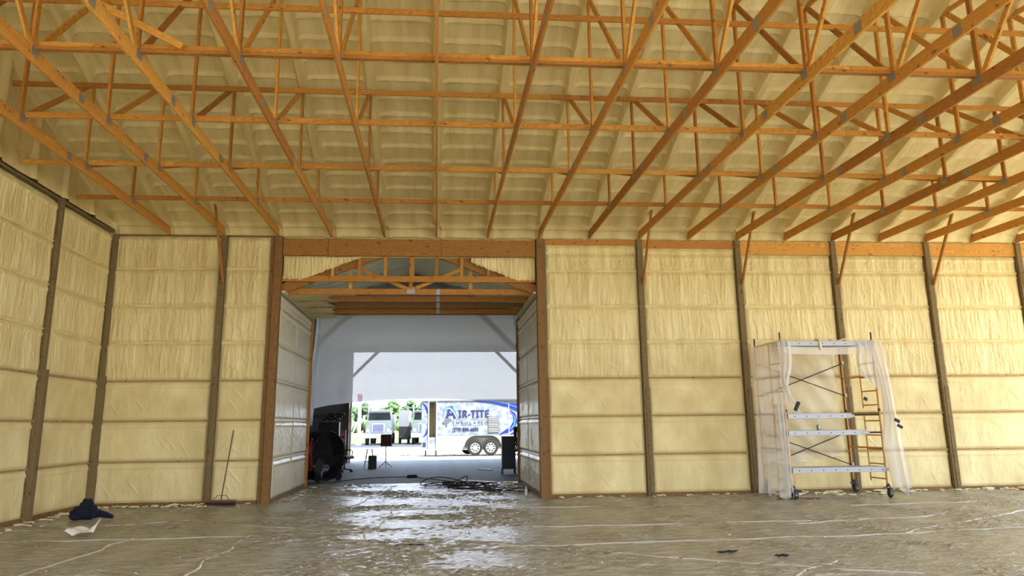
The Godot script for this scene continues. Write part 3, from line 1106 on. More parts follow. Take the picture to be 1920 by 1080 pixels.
	for i in 4:
		var z := -0.42 - 1.1 * i
		var t: Node3D
		if i == 0:
			t = thing("passage_truss", "small timber truss with king post just inside the doorway", "truss", Vector3(-0.6, 4.65, z))
		else:
			t = thing("ceiling_joist", "timber ceiling joist across the passage, %s behind the small truss" % ordinal(i - 1), "joist", Vector3(-0.6, 4.65, z), "passage ceiling joists")
		var c := MB.new()
		c.board(Vector3(-2.93, 0.07, 0), Vector3(2.93, 0.07, 0), 0.04, 0.14, Vector3.UP, 0.004, uvo())
		part("bottom_chord" if i == 0 else "board", c, [M.wood1, M.wood3, M.jamb, M.wood3][i], t)
		if i == 0:
			for s in [-1.0, 1.0]:
				var r := MB.new()
				r.board(Vector3(s * 2.95, 0.12, 0), Vector3(0, 1.2, 0), 0.04, 0.14, Vector3.UP, 0.004, uvo())
				part("rafter", r, wood(), t)
				var d := MB.new()
				d.board(Vector3(s * 0.05, 0.13, 0), Vector3(s * 1.35, 0.68, 0), 0.04, 0.089, Vector3.UP, 0.004, uvo())
				part("diagonal_web", d, wood(), t)
				var v := MB.new()
				v.board(Vector3(s * 1.42, 0.13, 0), Vector3(s * 1.42, 0.66, 0), 0.09, 0.04, Vector3.BACK, 0.004, uvo())
				part("post_web", v, wood(), t)
			var k := MB.new()
			k.board(Vector3(0, 0.13, 0), Vector3(0, 1.1, 0), 0.09, 0.04, Vector3.BACK, 0.004, uvo())
			part("post_web", k, wood(), t)
			var n := MB.new()
			n.box(Vector3(0, 0.08, 0.022), Vector3(0.2, 0.11, 0.003), 0.0)
			part("nail_plate", n, M.galv, t)
		var n2 := MB.new()
		n2.box(Vector3(0.65, 0.07, 0.022), Vector3(0.09, 0.14, 0.003), 0.0)
		part("nail_plate", n2, M.galv, t)
	for i in 4:
		var ov := MB.new()
		var z0 := -0.46 - 1.1 * i
		var sp := func(x: float, v: float) -> Vector3:
			var rag := 0.25 * nz.get_noise_2d(v * 3.0 + i * 7.0, 2.0)
			return Vector3(-3.5 + (x + rag * x) * (0.95 - 0.1 * i), 4.635 + 0.02 * x + 0.012 * nz.get_noise_2d(x * 5.0, v * 6.0 + i), z0 + 0.07 - v * 1.0)
		ov.grid(span(0, 1, 18), span(0, 1, 14), sp, false)
		fix_up(ov, -1.0)
		tag(part("foam_overspray", ov, M.foam_smooth, self), "ragged foam overspray under the passage joists, %s to the barn" % names[i], "foam", "foam overspray under the passage roof")
	# metal roof of the passage: ribbed sheets
	var rr := MB.new()
	rr.box(Vector3(-0.6, 6.2, -2.55), Vector3(6.5, 0.05, 5.0), 0.0)
	var root := structure("ceiling_passage", rr, M.metal_sheet)
	for s in [-1.0, 1.0]:
		for i in 8:
			var m := MB.new()
			var z := -0.28 - i * 0.58
			var a := Vector3(-0.6 + s * 3.1, 4.84, z)
			var b := Vector3(-0.6, 6.04, z)
			var w := Vector3(0, 0, -0.58)
			var up := Vector3(0, 0.02, 0)
			if s < 0:
				m.quad(a, b, b + w, a + w)
			else:
				m.quad(b, a, a + w, b + w)
			for j in 3:
				var o := Vector3(0, -0.012, -0.1 - j * 0.19)
				m.board(a + o, b + o, 0.045, 0.035, Vector3.UP, 0.01)
			part("roof_sheet", m, M.metal_sheet, root)
	# header over the inner end
	var hd := MB.new()
	hd.board(Vector3(-3.6, 4.90, -4.84), Vector3(2.45, 4.90, -4.84), 0.05, 0.26, Vector3.UP, 0.004, uvo())
	tag(part("inner_header", hd, M.jamb, self), "dark timber header the hanging plastic sheet is fixed to", "beam")
	var cl := MB.new()
	cl.box(Vector3(-0.6, 5.6, -4.93), Vector3(6.4, 1.2, 0.08), 0.0)
	structure("wall_gable", cl, M.shop_panel)

func build_shop() -> void:
	# metal-clad shop beyond the passage, open to the yard at its far end
	var xl := -9.5
	var xr := 8.5
	var z0 := -5.06
	var z1 := -20.0
	var b := MB.new()
	b.box(Vector3(xl, 2.7, (z0 + z1) / 2), Vector3(0.15, 5.4, z0 - z1), 0.0)
	structure("wall_shop_left", b, M.shop_panel)
	var c := MB.new()
	c.box(Vector3(xr, 2.7, (z0 + z1) / 2), Vector3(0.15, 5.4, z0 - z1), 0.0)
	structure("wall_shop_right", c, M.shop_panel)
	var d := MB.new()
	d.box(Vector3((xl - 3.72) / 2, 2.7, z0), Vector3(-3.72 - xl, 5.4, 0.12), 0.0)
	d.box(Vector3((xr + 2.56) / 2, 2.7, z0), Vector3(xr - 2.56, 5.4, 0.12), 0.0)
	d.box(Vector3(-0.58, 5.2, z0), Vector3(6.3, 0.5, 0.12), 0.0)
	structure("wall_shop_front", d, M.shop_panel)
	var e := MB.new()
	e.box(Vector3((xl + xr) / 2, 5.48, (z0 + z1) / 2 + 0.0), Vector3(xr - xl + 0.6, 0.12, z0 - z1 + 1.3), 0.0)
	structure("ceiling_shop", e, M.shop_panel)
	# far wall with the open doorway
	var f := MB.new()
	f.box(Vector3((xl - 4.0) / 2, 2.7, z1 - 0.06), Vector3(-4.0 - xl, 5.4, 0.06), 0.0)
	f.box(Vector3((xr + 4.3) / 2, 2.7, z1 - 0.06), Vector3(xr - 4.3, 5.4, 0.06), 0.0)
	f.box(Vector3(0.15, 5.22, z1 - 0.06), Vector3(8.4, 0.36, 0.06), 0.0)
	var w := structure("wall_shop_back", f, M.shop_panel)
	for i in 5:
		var p := MB.new()
		p.box(Vector3(-4.55 - i * 1.05, 2.6, z1 - 0.01), Vector3(1.03, 5.2, 0.03), 0.01)
		part("liner_panel", p, M.shop_panel, w)
	for y in [0.5, 1.35, 2.1, 2.9, 3.8]:
		var g := MB.new()
		g.board(Vector3(xl, y, z1 + 0.06), Vector3(-4.1, y, z1 + 0.06), 0.05, 0.14, Vector3.UP, 0.004)
		part("girt", g, M.shop_wood, w)
	for x in [-6.1, -8.0]:
		var g := MB.new()
		g.board(Vector3(x, 0, z1 + 0.12), Vector3(x, 5.3, z1 + 0.12), 0.16, 0.14, Vector3.BACK, 0.004)
		part("stud", g, M.shop_wood, w)
	var jb := MB.new()
	jb.board(Vector3(-4.12, 0, z1 + 0.05), Vector3(-4.12, 5.2, z1 + 0.05), 0.24, 0.2, Vector3.BACK, 0.006)
	part("jamb", jb, M.shop_wood, w)
	var tw := MB.new()
	tw.board(Vector3(-3.94, 0, z1 - 0.08), Vector3(-3.94, 5.1, z1 - 0.08), 0.10, 0.10, Vector3.BACK, 0.006)
	part("jamb_trim", tw, M.white_paint, w)
	# knee braces: behind the plastic sheet and at the far doorway
	var kb := [[Vector3(-3.50, 3.85, -5.02), Vector3(-2.45, 4.84, -5.02), "knee brace showing through the plastic sheet, corner above the drum fan"], [Vector3(2.33, 3.80, -5.02), Vector3(1.28, 4.84, -5.02), "knee brace showing through the plastic sheet, corner above the black cart"],
		[Vector3(-3.9, 3.9, z1 + 0.1), Vector3(-2.7, 5.1, z1 + 0.1), "faint far knee brace above the tool chest, seen through plastic"], [Vector3(4.1, 3.8, z1 + 0.1), Vector3(2.8, 5.1, z1 + 0.1), "faint far knee brace above the trailer, seen through plastic"]]
	for q in kb:
		var m := MB.new()
		m.board(Vector3.ZERO, q[1] - q[0], 0.05, 0.14, Vector3.UP, 0.005)
		tag(part("shop_brace", m, M.shop_wood, self, q[0]), q[2], "brace", "shop knee braces")
	# side posts of the inner doorway, dark
	for s in [0, 1]:
		var m := MB.new()
		m.board(Vector3.ZERO, Vector3(0, 5.0, 0), 0.14, 0.16, Vector3.BACK, 0.006)
		tag(part("shop_post", m, M.shop_wood, self, Vector3(-3.66 if s == 0 else 2.5, 0, -5.2)), "timber shop post behind the plastic sheet, " + ("beside the drum fan" if s == 0 else "beside the hand truck"), "post")

func build_curtain() -> void:
	var b := MB.new()
	var f := func(x: float, v: float) -> Vector3:
		var u := (x + 3.62) / 6.08
		var bot := 2.37 - 0.24 * pow(absf(u - 0.53) / 0.53, 2.0) - 0.04 * smoothstep(0.0, 0.12, 0.12 - u)
		var y := lerpf(4.80, bot, v)
		var sag := 0.10 * smoothstep(0.35, 0.9, v) * sin(u * PI)
		var z := -4.98 - sag - 0.015 * sin(x * 9.0 + 2.0 * v) * v - 0.03 * sin(v * 21.0 + 0.4 * sin(x * 1.3)) * v - 0.03 * v * nz.get_noise_2d(x * 1.4, y * 1.7)
		return Vector3(-0.58 + (x + 0.58) * (0.935 + 0.065 * v), y, z)
	b.grid(span(-3.62, 2.46, 90), span(0, 1, 50), f, true)
	var t := thing("plastic_curtain", "milky translucent plastic sheet hanging across the top of the doorway", "plastic sheet", Vector3.ZERO)
	part("sheet", b, M.curtain, t)
	# the gathered edge hanging down at the left jamb
	var e := MB.new()
	var ff := func(u: float, v: float) -> Vector3:
		var y := lerpf(4.7, 1.75 + 0.12 * sin(u * 14.0), v)
		return Vector3(-3.56 + 0.12 * (1.0 - v) + 0.12 * u + 0.02 * sin(v * 9.0), y, -4.95 + 0.03 * sin(u * 25.0 + v * 3.0))
	e.grid(span(0, 1, 14), span(0, 1, 30), ff, true)
	part("gathered_edge", e, M.curtain, t)

# ------------------------------------------------------------------ scaffold
func drape(root: Node3D, called: String, us: PackedFloat32Array, vs: PackedFloat32Array, f: Callable, m: Material) -> void:
	var b := MB.new()
	b.grid(us, vs, f, true)
	part(called, b, m, root)

func build_scaffold() -> void:
	var W := 2.08
	var D := 1.42
	var H := 3.36
	var t := thing("scaffold", "rolling yellow frame scaffold with aluminium planks against the foam wall", "scaffold", Vector3(7.45, 0, 0.32))
	var r := 0.021
	for fx in [0, 1]:
		var x: float = fx * W
		for lev in 2:
			var y0 := 0.28 + lev * 1.54
			var y1 := y0 + 1.52
			var fb := MB.new()
			fb.cyl(Vector3(x, y0, 0), Vector3(x, y1, 0), r)
			fb.cyl(Vector3(x, y0, D), Vector3(x, y1, D), r)
			fb.cyl(Vector3(x, y1 - 0.03, 0), Vector3(x, y1 - 0.03, D), r)
			fb.cyl(Vector3(x, y0 + 0.75, 0), Vector3(x, y0 + 0.75, D), r * 0.9)
			part("end_frame", fb, M.yellow, t)
			var ld := MB.new()
			ld.cyl(Vector3(x, y0 + 0.05, D * 0.55), Vector3(x, y1 - 0.03, D * 0.55), r * 0.8)
			for k in 5:
				ld.cyl(Vector3(x, y0 + 0.12 + k * 0.3, D * 0.55), Vector3(x, y0 + 0.12 + k * 0.3, D), r * 0.7, -1, 8)
			part("ladder", ld, M.yellow, t)
		# coupling pins and collars above the frames
		for z in [0.0, D]:
			var c := MB.new()
			c.cyl(Vector3(x, H - 0.02, z), Vector3(x, H + 0.14, z), 0.017)
			part("coupling_pin", c, M.dark_steel, t)
			c = MB.new()
			c.cyl(Vector3(x, 1.80, z), Vector3(x, 1.86, z), 0.028)
			part("collar", c, M.dark_steel, t)
			# caster
			var k := MB.new()
			k.lathe([Vector2(0.03, -0.025), Vector2(0.085, -0.025), Vector2(0.105, -0.015), Vector2(0.11, 0), Vector2(0.105, 0.015), Vector2(0.085, 0.025), Vector2(0.03, 0.025)], 20, Transform3D(Basis(Vector3(0, 1, 0), Vector3(0.55, 0, 0.835), Vector3(0.835, 0, -0.55)), Vector3(x + 0.03, 0.125, z + 0.03)))
			var caster := part("caster", k, M.rubber, t)
			var y := MB.new()
			y.board(Vector3(x, 0.30, z), Vector3(x + 0.02, 0.25, z + 0.01), 0.07, 0.07)
			y.board(Vector3(x - 0.01, 0.26, z - 0.02), Vector3(x + 0.01, 0.12, z), 0.05, 0.008, Vector3(0.55, 0, 0.835))
			y.board(Vector3(x + 0.03, 0.26, z + 0.04), Vector3(x + 0.05, 0.12, z + 0.06), 0.05, 0.008, Vector3(0.55, 0, 0.835))
			y.board(Vector3(x - 0.1, 0.23, z + 0.02), Vector3(x - 0.02, 0.25, z + 0.02), 0.04, 0.012)
			part("fork", y, M.black, caster)
			var hub := MB.new()
			hub.cyl(Vector3(x + 0.03 - 0.018, 0.125, z + 0.03 - 0.028), Vector3(x + 0.03 + 0.018, 0.125, z + 0.03 + 0.028), 0.035, -1, 12)
			part("hub", hub, M.galv, caster)
	# cross braces on the wall side
	for lev in 2:
		for s in [0, 1]:
			var m := MB.new()
			var ya := 0.62 + lev * 1.55 + (0.0 if s == 0 else 0.75)
			var yb := 0.62 + lev * 1.55 + (0.75 if s == 0 else 0.0)
			m.cyl(Vector3(0, ya, 0.03), Vector3(W, yb, 0.03), 0.0115, -1, 8)
			part("cross_brace", m, M.dark_steel, t)
			var p := MB.new()
			p.cyl(Vector3(W, yb, -0.02), Vector3(W, yb, 0.07), 0.024, -1, 8)
			p.box(Vector3(W, yb + 0.02, 0.05), Vector3(0.05, 0.07, 0.03))
			part("brace_lock", p, M.galv, t)
	# aluminium planks lying along the front, rails with a row of holes
	var planks := [[0.60, 0.02, W - 0.02, 0.0], [1.36, 0.0, 1.72, 0.0], [1.71, 0.02, 1.42, 0.0], [3.25, 0.0, W, 0.0]]
	for q in planks:
		var b := MB.new()
		var y: float = q[0]
		b.box(Vector3((q[1] + q[2]) / 2, y, D + 0.035), Vector3(q[2] - q[1], 0.095, 0.03), 0.004)
		b.box(Vector3((q[1] + q[2]) / 2, y, D - 0.44), Vector3(q[2] - q[1], 0.095, 0.03), 0.004)
		b.box(Vector3((q[1] + q[2]) / 2, y + 0.052, D - 0.2), Vector3(q[2] - q[1], 0.014, 0.50), 0.003)
		var pk := part("plank", b, M.alu, t)
		var ho := MB.new()
		var k := 0.14
		while k < q[2] - q[1] - 0.1:
			ho.cyl(Vector3(q[1] + k, y, D + 0.046), Vector3(q[1] + k, y, D + 0.0515), 0.013, -1, 10)
			k += 0.263
		part("rivet_hole", ho, M.dark_steel, pk).set_meta("kind", "stuff")
		var hk := MB.new()
		hk.box(Vector3(q[2] - 0.02, y + 0.0, D + 0.02), Vector3(0.16, 0.06, 0.07), 0.006)
		part("hook", hk, M.galv, pk)
	var rod := MB.new()
	rod.cyl(Vector3(1.35, 1.73, D - 0.02), Vector3(W, 1.73, D), 0.018, -1, 8)
	rod.cyl(Vector3(1.65, 1.36, D), Vector3(W, 1.36, D), 0.018, -1, 8)
	part("guard_bar", rod, M.dark_steel, t)
	# plastic draped over it
	var p := thing("scaffold_drape", "cloudy plastic sheeting draped over the yellow scaffold", "plastic sheet", Vector3(7.45, 0, 0.32))
	var fl := func(z: float, v: float) -> Vector3:
		var wv := 0.05 * sin(z * 19.0 + v * 2.0) + 0.03 * sin(z * 41.0 + 1.0)
		return Vector3(-0.10 - 0.05 * v + wv * (0.3 + v), lerpf(3.30, 0.02 + 0.16 * absf(sin(z * 7.0)) * (1.0 if z > 0.3 else 0.3), v), z * D * 1.08 - 0.06 + 0.05 * v)
	drape(p, "end_sheet", span(0, 1, 60), span(0, 1, 40), fl, M.drape)
	var ff := func(x: float, v: float) -> Vector3:
		# flap wrapped round the front corner, tied in at mid height
		var pinch := 1.0 - 0.75 * exp(-pow((v - 0.62) / 0.22, 2.0)) * 0.6
		return Vector3(-0.12 + (x * 0.32 + 0.10 * v) * pinch + 0.025 * sin(x * 21.0 + v * 4.0), lerpf(3.30, 1.9 + 0.15 * sin(x * 5.0), v), D + 0.07 + 0.04 * sin(x * 17.0 + v * 3.0))
	drape(p, "corner_flap", span(0, 1, 30), span(0, 1, 30), ff, M.drape)
	var fb2 := func(x: float, v: float) -> Vector3:
		return Vector3(-0.22 + x * 0.20 + 0.03 * sin(x * 18.0 + v * 2.0) + 0.03 * v, lerpf(2.0, 0.05 + 0.1 * absf(sin(x * 8.0)), v), D + 0.05 + 0.05 * sin(x * 15.0 + v * 3.0))
	drape(p, "lower_flap", span(0, 1, 30), span(0, 1, 30), fb2, M.drape)
	var bk := func(x: float, v: float) -> Vector3:
		var s := 0.05 * sin(x * 9.0 + v * 6.0) + 0.03 * sin((x - v) * 22.0)
		return Vector3(x * (W - 0.1) - 0.05, lerpf(3.25, 0.55 + 0.3 * x, v), -0.04 + s)
	drape(p, "back_sheet", span(0, 1, 60), span(0, 1, 40), bk, M.drape_thin)
	var rt := func(x: float, v: float) -> Vector3:
		var wide := 0.16 + 0.34 * v
		var inn := 0.06 - 0.22 * exp(-pow(v / 0.2, 2.0)) - 0.15 * exp(-pow((v - 0.72) / 0.18, 2.0))
		return Vector3(W + lerpf(inn, wide, x) * 0.9 + 0.03 * sin(x * 19.0 + v * 3.0), lerpf(3.30, 0.03 + 0.22 * absf(sin(x * 4.0 + 0.6)), v), D + 0.07 + 0.06 * sin(x * 14.0 + v * 5.0) + 0.12 * v)
	drape(p, "hanging_tail", span(0, 1, 36), span(0, 1, 50), rt, M.drape)
	var tf := func(x: float, v: float) -> Vector3:
		return Vector3(W - 0.42 * x + 0.03 * sin(v * 8.0), 3.28 - v * (1.05 - 0.35 * x) , D + 0.09 + 0.03 * sin(x * 16.0 + v * 2.0))
	drape(p, "corner_flap", span(0, 1, 24), span(0, 1, 24), tf, M.drape)
	var tp := func(x: float, v: float) -> Vector3:
		return Vector3(x * W, 3.20 - 0.16 * v - 0.03 * sin(x * PI), D + 0.06 + 0.02 * sin(x * 24.0))
	drape(p, "top_strip", span(0, 1, 50), span(0, 1, 6), tp, M.drape)
	# black tape patches and a black clip
	for q in [[Vector3(0.20, 1.92, D + 0.12), Vector3(0.07, 0.2, 0.05)], [Vector3(1.72, 2.06, D + 0.15), Vector3(0.08, 0.07, 0.02)], [Vector3(2.33, 1.6, D + 0.22), Vector3(0.12, 0.07, 0.02)], [Vector3(2.38, 1.48, D + 0.22), Vector3(0.12, 0.06, 0.02)]]:
		var tb := MB.new()
		tb.box(q[0], q[1], 0.01, Basis(Vector3.BACK, -0.5))
		part("tape_patch", tb, M.tape_black, p)
	# a cup left on the plank
	var cup := MB.new()
	cup.lathe([Vector2(0.0, 0), Vector2(0.04, 0), Vector2(0.045, 0.02), Vector2(0.042, 0.11), Vector2(0.036, 0.112), Vector2(0.038, 0.02), Vector2(0, 0.018)], 16)
	tag(part("spray_can", cup, M.galv, self, Vector3(7.45 + 0.75, 1.42, 0.32 + D - 0.12)), "small grey metal can standing on a scaffold plank", "can")
	# strips of cut foam lying on the top plank
	for i in 3:
		var fs := MB.new()
		var pts := []
		for k in 7:
			pts.append(Vector3(0.07 * k - 0.2 + 0.02 * sin(k * 2.0), 0.02 + 0.02 * sin(k * 1.4 + i), 0.06 * sin(k * 0.8 + i * 2.0)))
		if i == 1:
			pts = [Vector3(0, 0.01, -0.1), Vector3(0.02, 0.02, 0.0), Vector3(0.02, 0.0, 0.07), Vector3(0.02, -0.12, 0.09), Vector3(0.03, -0.22, 0.09)]
		fs.tube(pts, 0.03 if i == 1 else 0.018, 6)
		tag(part("foam_strip", fs, M.scrap, self, Vector3(7.45 + [1.1, 0.85, 1.45][i], 3.325, 0.32 + D - [0.2, 0.02, 0.15][i])), ["curled cream foam strip in the middle of the scaffold's top plank", "cream foam strip drooping over the scaffold's top plank edge", "curled cream foam strip near the scaffold's draped corner"][i], "foam strip")

# ------------------------------------------------------------------ shop things
func torus(b: MB, c: Vector3, ax: Vector3, R: float, r: float, seg := 32, rs := 8) -> void:
	var s := ax.cross(Vector3.UP if absf(ax.y) < 0.9 else Vector3.RIGHT).normalized()
	var u := ax.cross(s).normalized()
	var pts := []
	for i in seg + 1:
		var a := TAU * i / seg
		pts.append(c + (s * cos(a) + u * sin(a)) * R)
	b.tube(pts, r, rs, false)

func build_shop_things() -> void:
	# drum fan: round shell, grilles, blades, feet with wheels
	var t := thing("drum_fan", "large black drum fan on wheels at the end of the passage", "fan", Vector3(-3.42, 0.0, -7.2))
	var ax := Vector3(0.80, 0, 0.60).normalized()
	var sd := ax.cross(Vector3.UP).normalized()
	var c := Vector3(0, 0.76, 0)
	var bs := Basis(sd, ax, sd.cross(ax))
	var sh := MB.new()
	sh.lathe([Vector2(0.69, -0.24), Vector2(0.72, -0.25), Vector2(0.735, -0.22), Vector2(0.72, -0.19), Vector2(0.72, 0.19), Vector2(0.735, 0.22), Vector2(0.72, 0.25), Vector2(0.69, 0.24), Vector2(0.68, 0.18), Vector2(0.68, -0.18), Vector2(0.69, -0.24)], 40, Transform3D(bs, c))
	part("shell", sh, M.black, t)
	for s in [-1.0, 1.0]:
		var g := MB.new()
		for k in 9:
			torus(g, c + ax * s * 0.235, ax, 0.06 + k * 0.077, 0.005, 36, 6)
		for k in 8:
			var a := TAU * k / 8
			g.cyl(c + ax * s * 0.235, c + ax * s * 0.235 + (sd * cos(a) + Vector3.UP * sin(a)) * 0.69, 0.006, -1, 6)
		part("grille", g, M.dark_steel, t)
	var mo := MB.new()
	mo.cyl(c - ax * 0.18, c + ax * 0.1, 0.13, -1, 20)
	part("motor", mo, M.dark_steel, t)
	for k in 4:
		var bl := MB.new()
		var a := TAU * k / 4 + 0.4
		var d := sd * cos(a) + Vector3.UP * sin(a)
		var e := ax.cross(d)
		bl.board(c + d * 0.1, c + d * 0.62, 0.012, 0.24, (e + ax * 0.5).normalized(), 0.004)
		part("blade", bl, M.dark_steel, t)
	var st := MB.new()
	for s in [-1.0, 1.0]:
		st = MB.new()
		st.tube([c + ax * s * 0.2 - sd * 0.5 + Vector3(0, -0.53, 0), Vector3(0, 0.08, 0) + ax * s * 0.26 - sd * 0.42, Vector3(0, 0.08, 0) + ax * s * 0.26 + sd * 0.42, c + ax * s * 0.2 + sd * 0.5 + Vector3(0, -0.53, 0)], 0.018, 8)
		part("foot_bar", st, M.dark_steel, t)
	st = MB.new()
	st.tube([c - sd * 0.70 + ax * 0.1, c - sd * 0.86 + Vector3(0, 0.15, 0) + ax * 0.1, c - sd * 0.86 + Vector3(0, 0.42, 0) + ax * 0.1, c - sd * 0.62 + Vector3(0, 0.47, 0) + ax * 0.1], 0.016, 8)
	part("handle", st, M.steel, t)
	for s in [-1.0, 1.0]:
		for q in [-1.0, 1.0]:
			var w := MB.new()
			var wp: Vector3 = ax * s * 0.27 + sd * q * 0.44 + Vector3(0, 0.14, 0)
			w.lathe([Vector2(0.02, -0.03), Vector2(0.11, -0.03), Vector2(0.135, -0.01), Vector2(0.135, 0.01), Vector2(0.11, 0.03), Vector2(0.02, 0.03)], 20, Transform3D(bs, wp))
			part("wheel", w, M.rubber, t)
	# red air hose coiled on the jamb post beside the fan
	var ho := MB.new()
	for k in 3:
		var pts := []
		for i in 33:
			var a := TAU * i / 32.0
			pts.append(Vector3(0.035 * sin(a * 2.0 + k) + 0.012 * k, -0.45 + 0.45 * cos(a) * (1.0 - 0.03 * k), 0.20 * sin(a) + 0.01 * k))
		ho.tube(pts, 0.011, 6, false)
	tag(part("air_hose", ho, M.red, self, Vector3(-3.54, 1.30, -5.50)), "red hose coiled on the post beside the drum fan", "hose")
	# office chair
	var ch := thing("office_chair", "black swivel office chair with armrests behind the drum fan", "chair", Vector3(-3.30, 0, -12.2))
	ch.rotation.y = 1.15
	var b := MB.new()
	for k in 5:
		var a := TAU * k / 5 + 0.3
		var d := Vector3(cos(a), 0, sin(a))
		b.board(Vector3(0, 0.12, 0), d * 0.31 + Vector3(0, 0.085, 0), 0.05, 0.035, Vector3.UP, 0.01)
	b.cyl(Vector3(0, 0.08, 0), Vector3(0, 0.16, 0), 0.05)
	part("star_base", b, M.black, ch)
	for k in 5:
		var a := TAU * k / 5 + 0.3
		var w := MB.new()
		var p := Vector3(cos(a) * 0.31, 0.035, sin(a) * 0.31)
		w.cyl(p - Vector3(0.025, 0, 0), p + Vector3(0.025, 0, 0), 0.033, -1, 12)
		part("caster", w, M.rubber, ch)
	b = MB.new()
	b.cyl(Vector3(0, 0.14, 0), Vector3(0, 0.45, 0), 0.028)
	b.box(Vector3(0, 0.45, 0), Vector3(0.25, 0.04, 0.2), 0.01)
	part("gas_lift", b, M.dark_steel, ch)
	b = MB.new()
	b.box(Vector3(0, 0.52, 0), Vector3(0.52, 0.11, 0.50), 0.04)
	part("seat", b, M.black, ch)
	b = MB.new()
	b.board(Vector3(0, 0.62, -0.25), Vector3(0, 1.22, -0.36), 0.48, 0.10, Vector3.BACK, 0.04)
	b.board(Vector3(0, 0.5, -0.22), Vector3(0, 0.7, -0.29), 0.06, 0.03, Vector3.BACK, 0.005)
	part("backrest", b, M.black, ch)
	for s in [-1.0, 1.0]:
		b = MB.new()
		b.tube([Vector3(s * 0.24, 0.50, 0.1), Vector3(s * 0.31, 0.56, 0.12), Vector3(s * 0.31, 0.73, 0.14), Vector3(s * 0.31, 0.77, 0.08), Vector3(s * 0.31, 0.77, -0.14), Vector3(s * 0.31, 0.70, -0.20), Vector3(s * 0.30, 0.54, -0.2), Vector3(s * 0.24, 0.50, -0.18)], 0.02, 8)
		part("armrest", b, M.black, ch)
	# stool
	var so := thing("bar_stool", "tall white metal stool with splayed legs near the yard", "stool", Vector3(-2.62, 0, -15.0))
	b = MB.new()
	b.lathe([Vector2(0, 0.73), Vector2(0.17, 0.73), Vector2(0.18, 0.715), Vector2(0.17, 0.70), Vector2(0, 0.70)], 20)
	part("seat", b, M.white_paint, so)
	for k in 4:
		b = MB.new()
		var a := TAU * k / 4 + 0.6
		b.cyl(Vector3(cos(a) * 0.13, 0.70, sin(a) * 0.13), Vector3(cos(a) * 0.28, 0.0, sin(a) * 0.28), 0.014, -1, 8)
		part("leg", b, M.white_paint, so)
	b = MB.new()
	torus(b, Vector3(0, 0.25, 0), Vector3.UP, 0.23, 0.01, 24, 6)
	part("foot_ring", b, M.white_paint, so)
	b = MB.new()
	b.board(Vector3(0, 0, 0), Vector3(0, 0.48, 0), 0.32, 0.26, Vector3.BACK, 0.02)
	b.board(Vector3(0, 0.46, 0), Vector3(0, 0.50, 0), 0.29, 0.24, Vector3.BACK, 0.02)
	b.box(Vector3(0, 0.42, 0.135), Vector3(0.26, 0.02, 0.015))
	tag(part("battery_case", b, M.black, self, Vector3(-2.46, 0, -14.5)), "black box-shaped case standing in front of the white stool", "case")
	# square panel on a tripod stand
	var lt := thing("tripod_stand", "dark red square panel on a thin tripod stand", "stand", Vector3(-2.0, 0, -15.4))
	b = MB.new()
	b.cyl(Vector3(0, 0.12, 0), Vector3(0, 0.86, 0), 0.018, -1, 8)
	part("pole", b, M.dark_steel, lt)
	for k in 3:
		b = MB.new()
		var a := TAU * k / 3 + 0.5
		b.cyl(Vector3(0, 0.24, 0), Vector3(cos(a) * 0.30, 0.0, sin(a) * 0.30), 0.012, -1, 6)
		b.cyl(Vector3(0, 0.14, 0), Vector3(cos(a) * 0.22, 0.07, sin(a) * 0.22), 0.007, -1, 6)
		part("leg", b, M.dark_steel, lt)
	b = MB.new()
	b.tube([Vector3(-0.22, 0.36, 0), Vector3(-0.15, 0.30, 0), Vector3(0.15, 0.30, 0), Vector3(0.22, 0.36, 0)], 0.012, 6)
	part("tray", b, M.rust, lt)
	b = MB.new()
	b.board(Vector3(0, 0.84, 0), Vector3(0, 1.30, -0.05), 0.44, 0.06, Vector3.BACK, 0.02)
	b.box(Vector3(0.02, 0.85, 0.03), Vector3(0.46, 0.05, 0.10), 0.01)
	part("panel", b, M.rust, lt)
	# black cart at the right jamb
	var ca := thing("equipment_cart", "tall narrow black cart on a frame by the passage's far corner", "cart", Vector3(2.48, 0, -9.5))
	b = MB.new()
	b.box(Vector3(0, 0.70, 0), Vector3(0.46, 1.02, 0.42), 0.015)
	part("body", b, M.black, ca)
	b = MB.new()
	for q in [[-0.21, -0.19], [0.21, -0.19], [-0.21, 0.19], [0.21, 0.19]]:
		b.board(Vector3(q[0], 0, q[1]), Vector3(q[0], 0.22, q[1]), 0.04, 0.04, Vector3.BACK, 0.004)
	b.box(Vector3(0, 0.18, 0), Vector3(0.50, 0.04, 0.46), 0.004)
	part("frame", b, M.dark_steel, ca)
	b = MB.new()
	b.box(Vector3(0, 1.22, 0), Vector3(0.49, 0.03, 0.45), 0.006)
	part("lid", b, M.dark_steel, ca)
	# hand truck leaning beside it
	var hd := thing("hand_truck", "black hand truck leaning beside the tall black cart", "hand truck", Vector3(3.08, 0, -9.5))
	b = MB.new()
	for s in [-0.16, 0.16]:
		b.tube([Vector3(s, 0.06, 0.1), Vector3(s, 0.9, 0.02), Vector3(s, 1.15, -0.02), Vector3(s * 0.6, 1.42, -0.12), Vector3(0, 1.48, -0.14)], 0.017, 8)
	for y in [0.25, 0.5, 0.75, 1.0]:
		b.cyl(Vector3(-0.16, y, 0.08 - y * 0.07), Vector3(0.16, y, 0.08 - y * 0.07), 0.012, -1, 6)
	b.box(Vector3(0, 0.03, 0.2), Vector3(0.4, 0.012, 0.24))
	part("frame", b, M.black, hd)
